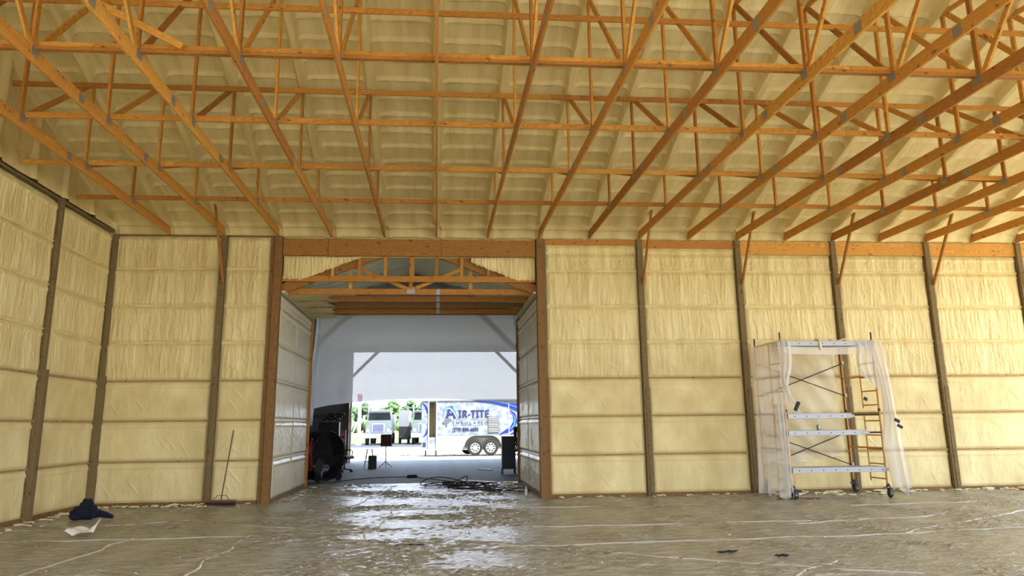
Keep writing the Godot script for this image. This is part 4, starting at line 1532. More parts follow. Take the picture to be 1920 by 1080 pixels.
	for s in [-0.2, 0.2]:
		b = MB.new()
		b.lathe([Vector2(0.03, -0.03), Vector2(0.10, -0.03), Vector2(0.13, -0.01), Vector2(0.13, 0.01), Vector2(0.10, 0.03), Vector2(0.03, 0.03)], 18, Transform3D(Basis(Vector3.BACK, PI / 2), Vector3(s, 0.13, 0.0)))
		part("wheel", b, M.rubber, hd)
	# looped hose hanging above the hand truck
	b = MB.new()
	for k in 4:
		var pts := []
		for i in 25:
			var a := TAU * i / 24.0
			pts.append(Vector3(0.05 * sin(a * 3.0 + k), -0.35 + 0.35 * cos(a), 0.16 * sin(a) + 0.03 * k))
		b.tube(pts, 0.013, 6, false)
	tag(part("black_hose", b, M.black, self, Vector3(2.36, 1.55, -5.50)), "black hose loops hung on the post by the cart", "hose")
	# tool chest, drawers and clutter against the far shop wall
	var tc := thing("tool_chest", "tall dark maroon tool chest with drawers behind the drum fan", "tool chest", Vector3(-4.55, 0, -17.0))
	b = MB.new()
	b.box(Vector3(-0.12, 0.55, 0), Vector3(1.15, 0.95, 0.55), 0.01)
	b.box(Vector3(0.05, 1.42, -0.03), Vector3(0.85, 0.78, 0.48), 0.01)
	part("body", b, M.maroon, tc)
	for k in 5:
		b = MB.new()
		b.box(Vector3(-0.12, 0.2 + k * 0.17, 0.285), Vector3(1.08, 0.15, 0.02), 0.004)
		var dr := part("drawer", b, M.maroon, tc)
		var h := MB.new()
		h.box(Vector3(-0.12, 0.255 + k * 0.17, 0.305), Vector3(0.9, 0.018, 0.02), 0.004)
		part("handle", h, M.dark_steel, dr)
	for k in 4:
		b = MB.new()
		b.box(Vector3(0.05, 1.13 + k * 0.17, 0.22), Vector3(0.79, 0.15, 0.02), 0.004)
		part("drawer", b, M.maroon, tc)
	for k in 4:
		b = MB.new()
		b.cyl(Vector3(-0.55 + 0.35 * k, 0.0, 0.2), Vector3(-0.55 + 0.35 * k, 0.08, 0.2), 0.04, -1, 10)
		part("caster", b, M.rubber, tc)
	# tools and straps lying on the chest
	for k in 3:
		b = MB.new()
		var pts := []
		for i in 9:
			pts.append(Vector3(-0.3 + 0.09 * i, 0.05 + 0.10 * absf(sin(i * 0.9 + k * 1.7)), 0.04 * cos(i * 1.3 + k)))
		b.tube(pts, 0.035, 6)
		tag(part("strap", b, M.black, self, Vector3(-4.5 + 0.1 * k, 1.82 + 0.1 * k, -17.1 + 0.12 * k)), ["dark strap lying lowest on the tool chest", "dark strap lying across another on the tool chest", "dark strap looped highest on the tool chest"][k], "strap")
	b = MB.new()
	b.box(Vector3(0, 0.31, 0), Vector3(0.22, 0.62, 0.16), 0.012)
	var pk := part("paper_dispenser", b, M.pink, tc, Vector3(0.66, 0.86, 0.14))
	pk.set_meta("label", "pinkish upright paper dispenser")
	b = MB.new()
	b.cyl(Vector3(0, 0.34, 0.08), Vector3(0, 0.34, 0.086), 0.045, -1, 14)
	part("opening", b, M.black, pk)
	# plank on the shop floor, bump of hose, cables
	b = MB.new()
	b.board(Vector3(0, 0.02, 0), Vector3(0.42, 0.02, 0.78), 0.11, 0.035, Vector3.UP, 0.003)
	tag(part("white_board", b, M.white_paint, self, Vector3(1.62, 0, -12.5)), "short white board lying on the grey shop floor", "board")
	b = MB.new()
	b.blob(Vector3(0, 0.03, 0), Vector3(0.19, 0.06, 0.11), 2.0, 0.12, 8, 12)
	tag(part("rag", b, M.tire, self, Vector3(-0.72, 0, -8.4)), "small grey rag lying on the shop floor", "rag")
	# long thin hose arcing across the floor
	b = MB.new()
	var pts := []
	for i in 41:
		var u := i / 40.0
		pts.append(Vector3(lerpf(-3.0, 0.5, u), 0.026, -6.6 - 3.0 * sin(u * PI * 0.86) + 2.2 * u + 0.06 * sin(u * 17.0)))
	b.tube(pts, 0.014, 6)
	tag(part("thin_hose", b, M.black, self), "thin dark hose arcing across the floor from the fan", "hose")
	# heap of cables
	for k in 6:
		b = MB.new()
		pts = []
		var cx: float = [-0.25, 0.15, 0.6, 0.35, 0.8, 1.25][k]
		var cz: float = [-0.6, -0.9, -0.3, 0.7, 1.1, 1.75][k]
		var turns: int = [34, 30, 36, 34, 26, 20][k]
		for i in turns:
			var a: float = i * 0.42 + k * 1.3
			var rr := 0.30 + 0.12 * sin(a * 0.37 + k * 2.0) + 0.004 * i
			var hop := 0.16 * exp(-pow((i - 11.0) / 2.0, 2.0)) if k < 2 else 0.0
			pts.append(Vector3(cx + cos(a) * rr * 1.35, 0.03 + 0.05 * absf(sin(a * 1.3 + k)) + hop, cz + sin(a) * rr * 1.15 + 0.2 * cos(a * 0.5)))
		b.tube(pts, 0.013, 6)
		tag(part("cable_coil", b, M.cable, self, Vector3(0.45, 0, -3.7)), ["dark cable coil at the back of the heap, looping upwards", "dark cable coil with a raised loop in the heap's middle", "dark cable coil at the back of the heap nearer the cart", "dark cable coil in the heap's centre front", "dark cable coil at the heap's front", "loose dark cable coil nearest the barn"][k], "cable", "cables heaped on the passage floor")

# ------------------------------------------------------------------ yard
func text_mesh(s: String, size: float, depth := 0.01, face := "Droid Sans", bold := 400) -> TextMesh:
	var t := TextMesh.new()
	var f := SystemFont.new()
	f.font_names = PackedStringArray([face])
	f.font_weight = bold
	t.font = f
	t.text = s
	t.font_size = 64
	t.pixel_size = size / 64.0
	t.depth = depth
	t.horizontal_alignment = HORIZONTAL_ALIGNMENT_LEFT
	return t

func letters(root: Node3D, s: String, x0: float, x1: float, y0: float, y1: float, z: float, m: Material, bold := 700) -> void:
	# fit a word into a rectangle on the trailer's side
	var t := text_mesh(s, 1.0, 0.012, "Droid Sans", bold)
	var bb := t.get_aabb()
	var o := put("lettering", t, m, root)
	var sx := (x1 - x0) / maxf(bb.size.x, 0.001)
	var sy := (y1 - y0) / maxf(bb.size.y, 0.001)
	o.scale = Vector3(sx, sy, 1)
	o.position = Vector3(x0 - bb.position.x * sx, y0 - bb.position.y * sy, z)

func sweep(root: Node3D, called: String, pts: Array, widths: Array, z: float, m: Material) -> void:
	# flat printed band following a smooth curve in the side's plane
	var cv := Curve2D.new()
	for i in pts.size():
		var tn: Vector2 = (pts[mini(i + 1, pts.size() - 1)] - pts[maxi(i - 1, 0)]) / 5.0
		cv.add_point(pts[i], -tn, tn)
	var L := cv.get_baked_length()
	var b := MB.new()
	var k := 28
	var prev := []
	for i in k + 1:
		var u := float(i) / k
		var p := cv.sample_baked(u * L)
		var q := cv.sample_baked(minf(u * L + 0.02, L)) - cv.sample_baked(maxf(u * L - 0.02, 0))
		var nn := Vector2(-q.y, q.x).normalized()
		var fi: float = u * (widths.size() - 1)
		var lo := int(fi)
		var w: float = lerpf(widths[lo], widths[mini(lo + 1, widths.size() - 1)], fi - lo) / 2
		var cur := [Vector3(p.x - nn.x * w, p.y - nn.y * w, z), Vector3(p.x + nn.x * w, p.y + nn.y * w, z)]
		if i > 0:
			b.quad(prev[0], cur[0], cur[1], prev[1])
		prev = cur
	for i in b.n.size():
		b.n[i] = Vector3(0, 0, 1)
	part(called, b, m, root)

func wheel(root: Node3D, at: Vector3, r: float, w: float, spokes: int, rim: Material) -> void:
	var b := MB.new()
	var xf := Transform3D(Basis(Vector3.RIGHT, PI / 2), at)
	b.lathe([Vector2(r * 0.6, -w / 2), Vector2(r * 0.92, -w / 2), Vector2(r, -w / 3), Vector2(r, w / 3), Vector2(r * 0.92, w / 2), Vector2(r * 0.6, w / 2), Vector2(r * 0.58, 0), Vector2(r * 0.6, -w / 2)], 32, xf)
	b.cyl(at - Vector3(0, 0, 0.02), at + Vector3(0, 0, 0.01), r * 0.62, -1, 24)
	var o := part("wheel", b, M.tire, root)
	var h := MB.new()
	h.lathe([Vector2(r * 0.55, 0.02), Vector2(r * 0.61, w * 0.35), Vector2(r * 0.63, w * 0.5), Vector2(r * 0.60, w * 0.52), Vector2(r * 0.52, w * 0.30)], 32, xf)
	for i in spokes:
		var a := TAU * i / spokes
		var d := Vector3(cos(a), sin(a), 0)
		h.board(at + Vector3(0, 0, w * 0.40) + d * r * 0.08, at + Vector3(0, 0, w * 0.36) + d * r * 0.58, r * 0.16, 0.03, Vector3.BACK, 0.006)
	h.cyl(at + Vector3(0, 0, w * 0.2), at + Vector3(0, 0, w * 0.46), r * 0.15, -1, 12)
	part("rim", h, rim, o)

func build_yard() -> void:
	build_trailer()
	build_trucks()
	# white utility pole with a reddish cap
	var p := thing("utility_pole", "white pole with reddish top standing in the yard", "pole", Vector3(-6.95, 0, -57))
	var b := MB.new()
	b.cyl(Vector3(0, 0, 0), Vector3(0, 4.6, 0), 0.16, 0.15, 14)
	b.cyl(Vector3(0, 0, 0), Vector3(0, 0.25, 0), 0.3, 0.28, 14)
	part("shaft", b, M.white_paint, p)
	b = MB.new()
	b.box(Vector3(0, 4.25, 0.05), Vector3(0.4, 0.5, 0.3), 0.03)
	part("cap_box", b, M.pink, p)
	# dark machine and leaning planks beyond the shop jamb
	var mch := thing("dark_machine", "dark upright machine behind the shop's far door jamb", "machine", Vector3(-6.6, 0, -40))
	b = MB.new()
	b.box(Vector3(0, 1.4, 0), Vector3(0.9, 2.2, 0.8), 0.05)
	b.box(Vector3(-0.1, 2.6, 0), Vector3(0.6, 0.5, 0.6), 0.05)
	part("body", b, M.black, mch)
	b = MB.new()
	b.cyl(Vector3(0.3, 2.4, 0.3), Vector3(0.3, 2.9, 0.3), 0.05, -1, 8)
	b.box(Vector3(0.52, 2.1, 0.3), Vector3(0.14, 0.3, 0.05), 0.01)
	part("mirror", b, M.black, mch)
	for s in [-0.3, 0.3]:
		wheel(mch, Vector3(s, 0.35, 0.35), 0.35, 0.2, 0, M.dark_steel)
	for k in 3:
		b = MB.new()
		b.board(Vector3(0, 0.0, 0), Vector3(0.62, 1.95, -0.3), 0.10, 0.03, Vector3.BACK, 0.003)
		tag(part("leaning_plank", b, M.shop_panel, self, Vector3(-6.55 + 0.2 * k, 0.0, -39.2 - 0.1 * k)), "grey plank leaning by the dark machine, %s from the jamb" % ["farthest", "second", "nearest"][k], "plank", "leaning planks")
	# tree line
	var words := ["first", "second", "third", "fourth", "fifth", "sixth", "seventh", "eighth", "ninth", "tenth", "eleventh", "twelfth", "thirteenth", "fourteenth"]
	for i in 14:
		var x := -36.0 + i * 3.3 + rng.randf_range(-0.3, 0.3)
		var z := -168.0 - 9.0 * (i % 2) + rng.randf_range(-2, 2)
		var h: float = [6.6, 7.4, 6.2, 7.0, 7.4, 7.0, 7.8, 6.6, 8.4, 8.8, 8.0, 7.4, 7.2, 7.0][i] * 0.86
		var t := thing("tree", "hazy green tree in the far tree line, %s from the shop jamb" % words[i], "tree", Vector3(x, 0.3, z), "far tree line")
		var k := MB.new()
		k.cyl(Vector3(0, -0.3, 0), Vector3(0, h * 0.5, 0), 0.25, 0.12, 8)
		part("trunk", k, M.bark, t)
		var f := MB.new()
		for j in 150:
			var u := rng.randf()
			var a := rng.randf() * TAU
			var rr := sqrt(rng.randf()) * 2.7 * sin(PI * clampf(0.18 + u * 0.8, 0, 1))
			f.blob(Vector3(cos(a) * rr, h * (0.12 + 0.82 * u), sin(a) * rr), Vector3(0.5, 0.4, 0.5) * rng.randf_range(0.5, 1.3), rng.randf() * 9.0, 0.35, 5, 7)
		part("foliage", f, M["leaf%d" % (i % 3)], t)
	# low hedge in front of the trees
	var hb := MB.new()
	for i in 260:
		hb.blob(Vector3(-60 + i * 0.42, 1.1 + 1.6 * rng.randf(), -162 + rng.randf_range(-1.0, 1.0)), Vector3(0.9, 1.0, 0.8) * rng.randf_range(0.7, 1.2), rng.randf() * 9.0, 0.3, 5, 7)
	tag(part("hedge", hb, M.leaf2, self), "light green hedge along the edge of the far field", "hedge", "", "stuff")

func build_trailer() -> void:
	var t := thing("enclosed_trailer", "white and blue enclosed work trailer with printed lettering", "trailer", Vector3(0, 0, -27))
	# local: side face at z = 0 looking to the camera, x as measured
	var x0 := -0.80
	var x1 := 7.2
	var yb := 0.34
	var yt := 3.0
	var b := MB.new()
	# shell built round the open side door (x -0.40 .. 0.02)
	b.box(Vector3((0.06 + x1) / 2, (1.07 + yt) / 2, -1.2), Vector3(x1 - 0.06, yt - 1.07, 2.4), 0.02)
	part("body", b, M.wrap, t)
	b = MB.new()
	b.box(Vector3((0.06 + x1) / 2, (yb + 1.07) / 2, -1.2), Vector3(x1 - 0.06, 1.07 - yb, 2.4), 0.015)
	part("lower_panel", b, M.trailer_low, t)
	b = MB.new()
	b.box(Vector3(-0.6, (yb + yt) / 2, -1.2), Vector3(0.38, yt - yb, 2.4), 0.02)
	b.box(Vector3(-0.17, yt - 0.06, -1.2), Vector3(0.5, 0.12, 2.4), 0.01)
	b.box(Vector3(-0.17, (yb + 1.0) / 2, -1.2), Vector3(0.5, 1.0 - yb, 2.38), 0.01)
	part("corner_panel", b, M.wrap, t)
	b = MB.new()
	b.box(Vector3(-0.2, 1.9, -1.3), Vector3(0.5, 1.9, 1.9), 0.0)
	part("doorway", b, M.dry, t)
	b = MB.new()
	for x in [-0.40, 0.04]:
		b.board(Vector3(x, yb, 0.02), Vector3(x, yt, 0.02), 0.06, 0.06, Vector3.BACK, 0.006)
	b.board(Vector3(x0, yt, 0.02), Vector3(x1, yt, 0.02), 0.07, 0.07, Vector3.UP, 0.01)
	b.board(Vector3(x0, yb, 0.02), Vector3(x1, yb, 0.02), 0.06, 0.07, Vector3.UP, 0.01)
	b.board(Vector3(4.05, 1.07, 0.015), Vector3(4.05, yt - 0.05, 0.015), 0.05, 0.03, Vector3.BACK, 0.006)
	part("trim", b, M.alu, t)
	b = MB.new()
	b.box(Vector3(-0.05, 2.0, 0.02), Vector3(0.06, 1.7, 0.04), 0.01)
	part("door_edge", b, M.dark_steel, t)
	for x in [-0.55, 0.02]:
		b = MB.new()
		b.cyl(Vector3(x, 0.02, -0.1), Vector3(x, yb, -0.1), 0.045, -1, 8)
		b.box(Vector3(x, 0.02, -0.1), Vector3(0.2, 0.04, 0.2), 0.005)
		part("stabiliser_leg", b, M.dark_steel, t)
	# louvred vent: slats
	var vf := MB.new()
	vf.box(Vector3(3.18, 1.63, 0.01), Vector3(0.60, 0.88, 0.02), 0.004)
	var vent := part("vent", vf, M.dark_steel, t)
	for k in 9:
		var s := MB.new()
		s.box(Vector3(3.18, 1.25 + k * 0.095, 0.035), Vector3(0.56, 0.055, 0.025), 0.006, Basis(Vector3.RIGHT, 0.5))
		part("slat", s, M.alu, vent)
	# fender over twin wheels
	var arch := PackedVector2Array()
	arch.append(Vector2(1.50, 0.45))
	for i in 9:
		var a := PI - PI * i / 16.0
		arch.append(Vector2(2.16 + cos(a) * 0.58, 0.44 + sin(a) * 0.62))
	for i in 9:
		var a := PI / 2 - PI * i / 16.0
		arch.append(Vector2(3.02 + cos(a) * 0.58, 0.44 + sin(a) * 0.62))
	arch.append(Vector2(3.64, 0.45))
	for i in 9:
		var a := PI * i / 16.0
		arch.append(Vector2(3.02 + cos(a) * 0.48, 0.46 + sin(a) * 0.49))
	for i in 9:
		var a := PI / 2 + PI * i / 16.0
		arch.append(Vector2(2.16 + cos(a) * 0.48, 0.46 + sin(a) * 0.49))
	b = MB.new()
	b.ext(arch, 0.24, Transform3D(Basis(), Vector3(0, 0, 0.0)))
	part("fender", b, M.chrome, t)
	for x in [2.16, 3.02]:
		wheel(t, Vector3(x, 0.42, 0.12), 0.41, 0.22, 8, M.alu)
	wheel(t, Vector3(1.85, 0.40, -2.2), 0.40, 0.22, 0, M.dark_steel)
	# print on the side
	letters(t, "IR-TITE", 1.24, 2.95, 2.04, 2.44, 0.02, M.text_blue)
	letters(t, "A", 0.52, 1.12, 2.02, 2.68, 0.02, M.text_blue)
	sweep(t, "swoosh", [Vector2(0.42, 2.22), Vector2(0.50, 2.48), Vector2(0.75, 2.60), Vector2(1.0, 2.40), Vector2(1.20, 2.02), Vector2(1.14, 1.93)], [0.02, 0.08, 0.13, 0.12, 0.07, 0.01], 0.034, M.sky_blue)
	sweep(t, "swoosh", [Vector2(0.46, 2.28), Vector2(0.58, 2.52), Vector2(0.78, 2.54), Vector2(1.0, 2.30), Vector2(1.15, 2.0)], [0.01, 0.03, 0.035, 0.035, 0.01], 0.038, M.white_paint)
	letters(t, "I N S U L A T I O", 0.95, 2.86, 1.70, 1.84, 0.02, M.text_grey, 400)
	letters(t, "(270) 898-4655", 0.92, 2.35, 1.26, 1.50, 0.02, M.text_blue, 600)
	for y in [1.62, 1.93]:
		sweep(t, "rule_line", [Vector2(0.93, y), Vector2(1.9, y), Vector2(2.86, y)], [0.014, 0.014], 0.014, M.text_grey)
	# small grey figure with a spray gun beside the words
	b = MB.new()
	b.ext(PackedVector2Array([Vector2(0.36, 1.78), Vector2(0.48, 1.86), Vector2(0.50, 2.00), Vector2(0.66, 2.02), Vector2(0.82, 2.0), Vector2(0.86, 1.90), Vector2(0.76, 1.86), Vector2(0.72, 1.76), Vector2(0.64, 1.74), Vector2(0.62, 1.55), Vector2(0.54, 1.55), Vector2(0.53, 1.72), Vector2(0.42, 1.72)]), 0.012, Transform3D(Basis(), Vector3(0, 0, 0.012)))
	part("printed_figure", b, M.text_grey, t)
	# blue sweeps at the nose
	sweep(t, "swoosh", [Vector2(2.0, 2.94), Vector2(3.0, 2.88), Vector2(4.0, 2.72), Vector2(5.2, 2.36)], [0.02, 0.10, 0.28, 0.5], 0.028, M.blue)
	sweep(t, "swoosh", [Vector2(3.0, 2.93), Vector2(3.9, 2.80), Vector2(4.7, 2.50)], [0.02, 0.05, 0.06], 0.034, M.sky_blue)
	sweep(t, "swoosh", [Vector2(4.1, 2.46), Vector2(4.36, 2.20), Vector2(4.42, 1.80), Vector2(4.2, 1.42), Vector2(3.5, 1.10)], [0.02, 0.16, 0.24, 0.18, 0.02], 0.028, M.blue)
	sweep(t, "swoosh", [Vector2(4.2, 2.30), Vector2(4.40, 2.0), Vector2(4.36, 1.62), Vector2(4.0, 1.28)], [0.01, 0.08, 0.09, 0.01], 0.034, M.sky_blue)
	sweep(t, "swoosh", [Vector2(4.55, 2.60), Vector2(4.78, 2.2), Vector2(4.76, 1.7), Vector2(4.5, 1.3), Vector2(4.1, 1.08)], [0.05, 0.22, 0.26, 0.16, 0.02], 0.030, M.blue)
	sweep(t, "swoosh", [Vector2(-0.78, 2.88), Vector2(-0.58, 2.7), Vector2(-0.44, 2.3)], [0.02, 0.12, 0.06], 0.014, M.blue)
	sweep(t, "swoosh", [Vector2(-0.44, 1.5), Vector2(-0.52, 1.2), Vector2(-0.7, 1.0)], [0.05, 0.10, 0.02], 0.014, M.blue)
	b = MB.new()
	b.box(Vector3(-0.62, 0.62, 0.012), Vector3(0.16, 0.22, 0.02), 0.004)
	part("tail_lamp", b, M.text_blue, t)

func truck(label: String, at: Vector3) -> void:
	var t := thing("dump_truck", label, "truck", at, "trucks parked in the yard")
	var b := MB.new()
	# hood: tapered, rounded nose
	var hood := PackedVector2Array([Vector2(-1.15, 0.95), Vector2(1.15, 0.95), Vector2(1.12, 1.6), Vector2(0.92, 2.0), Vector2(0.55, 2.12), Vector2(-0.55, 2.12), Vector2(-0.92, 2.0), Vector2(-1.12, 1.6)])
	b.ext(hood, 1.6, Transform3D(Basis(), Vector3(0, 0, -1.5)))
	part("hood", b, M.truck, t)
	b = MB.new()
	var cab := PackedVector2Array([Vector2(-1.15, 1.0), Vector2(1.15, 1.0), Vector2(1.15, 2.3), Vector2(1.02, 2.95), Vector2(0.85, 3.08), Vector2(-0.85, 3.08), Vector2(-1.02, 2.95), Vector2(-1.15, 2.3)])
	b.ext(cab, 1.7, Transform3D(Basis(), Vector3(0, 0, -3.1)))
	part("cab", b, M.truck, t)
	b = MB.new()
	b.ext(PackedVector2Array([Vector2(-1.03, 2.2), Vector2(1.03, 2.2), Vector2(0.94, 2.84), Vector2(-0.94, 2.84)]), 0.03, Transform3D(Basis(), Vector3(0, 0, -1.42)))
	part("windshield", b, M.glass_dark, t)
	b = MB.new()
	b.board(Vector3(-0.95, 2.98, -1.35), Vector3(0.95, 2.98, -1.35), 0.18, 0.08, Vector3.UP, 0.02)
	part("visor", b, M.truck, t)
	for x in [-0.7, -0.2, 0.2, 0.7]:
		b = MB.new()
		b.box(Vector3(x, 3.12, -1.5), Vector3(0.12, 0.07, 0.1), 0.02)
		part("marker_lamp", b, M.pink, t)
	b = MB.new()
	b.ext(PackedVector2Array([Vector2(-0.55, 1.12), Vector2(0.55, 1.12), Vector2(0.58, 1.86), Vector2(-0.58, 1.86)]), 0.06, Transform3D(Basis(), Vector3(0, 0, 0.09)))
	var gr := part("grille", b, M.alu, t)
	for k in 7:
		var s := MB.new()
		s.box(Vector3(0, 1.20 + k * 0.095, 0.16), Vector3(0.98, 0.055, 0.02), 0.004)
		part("slat", s, M.text_blue, gr)
	b = MB.new()
	b.box(Vector3(0, 0.78, 0.18), Vector3(2.45, 0.38, 0.2), 0.04)
	part("bumper", b, M.alu, t)
	b = MB.new()
	b.box(Vector3(0, 0.80, 0.29), Vector3(0.75, 0.2, 0.02), 0.004)
	part("number_plate", b, M.pink, t)
	for s in [-1.0, 1.0]:
		b = MB.new()
		b.lathe([Vector2(0, 0.05), Vector2(0.10, 0.04), Vector2(0.13, 0)], 16, Transform3D(Basis(Vector3.RIGHT, PI / 2), Vector3(s * 0.92, 1.25, 0.1)))
		part("headlamp", b, M.white_paint, t)
		b = MB.new()
		b.tube([Vector3(s * 1.1, 2.6, -1.6), Vector3(s * 1.38, 2.7, -1.5), Vector3(s * 1.38, 2.0, -1.5), Vector3(s * 1.1, 1.95, -1.6)], 0.025, 6)
		b.box(Vector3(s * 1.42, 2.36, -1.48), Vector3(0.22, 0.55, 0.08), 0.03)
		part("mirror", b, M.alu, t)
		b = MB.new()
		b.ext(PackedVector2Array([Vector2(-0.62, 0.5), Vector2(-0.5, 0.95), Vector2(0.5, 0.95), Vector2(0.62, 0.5), Vector2(0.62, 0.95), Vector2(0.45, 1.15), Vector2(-0.45, 1.15), Vector2(-0.62, 0.95)]), 0.4, Transform3D(Basis(Vector3(0, 0, 1), Vector3.UP, Vector3(-1, 0, 0)), Vector3(s * 1.0 + 0.2, 0.1, -0.75)))
		part("fender", b, M.truck, t)
		b = MB.new()
		b.lathe([Vector2(0.25, -0.15), Vector2(0.48, -0.15), Vector2(0.52, -0.08), Vector2(0.52, 0.08), Vector2(0.48, 0.15), Vector2(0.25, 0.15)], 24, Transform3D(Basis(Vector3.BACK, PI / 2), Vector3(s * 1.02, 0.52, -0.75)))
		part("wheel", b, M.tire, t)
	b = MB.new()
	b.cyl(Vector3(-1.12, 1.2, -3.0), Vector3(-1.12, 3.35, -3.0), 0.08, -1, 10)
	b.cyl(Vector3(-1.12, 3.35, -3.0), Vector3(-1.12, 3.6, -3.1), 0.07, -1, 10)
	part("exhaust_stack", b, M.steel, t)
	b = MB.new()
	b.box(Vector3(0, 0.8, -5.0), Vector3(0.9, 0.35, 7.5), 0.02)
	b.box(Vector3(0, 1.9, -6.2), Vector3(2.3, 1.5, 4.4), 0.05)
	part("dump_bed", b, M.truck, t)
	for s in [-1.0, 1.0]:
		b = MB.new()
		b.lathe([Vector2(0.25, -0.25), Vector2(0.48, -0.25), Vector2(0.52, -0.18), Vector2(0.52, 0.18), Vector2(0.48, 0.25), Vector2(0.25, 0.25)], 24, Transform3D(Basis(Vector3.BACK, PI / 2), Vector3(s * 0.9, 0.52, -6.4)))
		part("wheel", b, M.tire, t)

func build_trucks() -> void:
	truck("pale grey dump truck facing the barn, fully in view", Vector3(-5.2, 0, -56.5))
	truck("pale grey dump truck half hidden behind the enclosed trailer", Vector3(-1.05, 0, -57.5))
	var t := thing("box_trailer", "grey box trailer between the two dump trucks", "trailer", Vector3(-3.0, 0, -60))
	var b := MB.new()
	b.box(Vector3(0, 2.35, -2.0), Vector3(1.05, 1.5, 4.0), 0.02)
	part("box", b, M.box_grey, t)
	b = MB.new()
	b.box(Vector3(0, 1.0, -2.0), Vector3(1.05, 1.2, 4.0), 0.02)
	part("chassis", b, M.black, t)
	for s in [-0.4, 0.4]:
		b = MB.new()
		b.lathe([Vector2(0.2, -0.12), Vector2(0.45, -0.12), Vector2(0.48, 0), Vector2(0.45, 0.12), Vector2(0.2, 0.12)], 20, Transform3D(Basis(Vector3.BACK, PI / 2), Vector3(s, 0.48, -0.4)))
		part("wheel", b, M.tire, t)

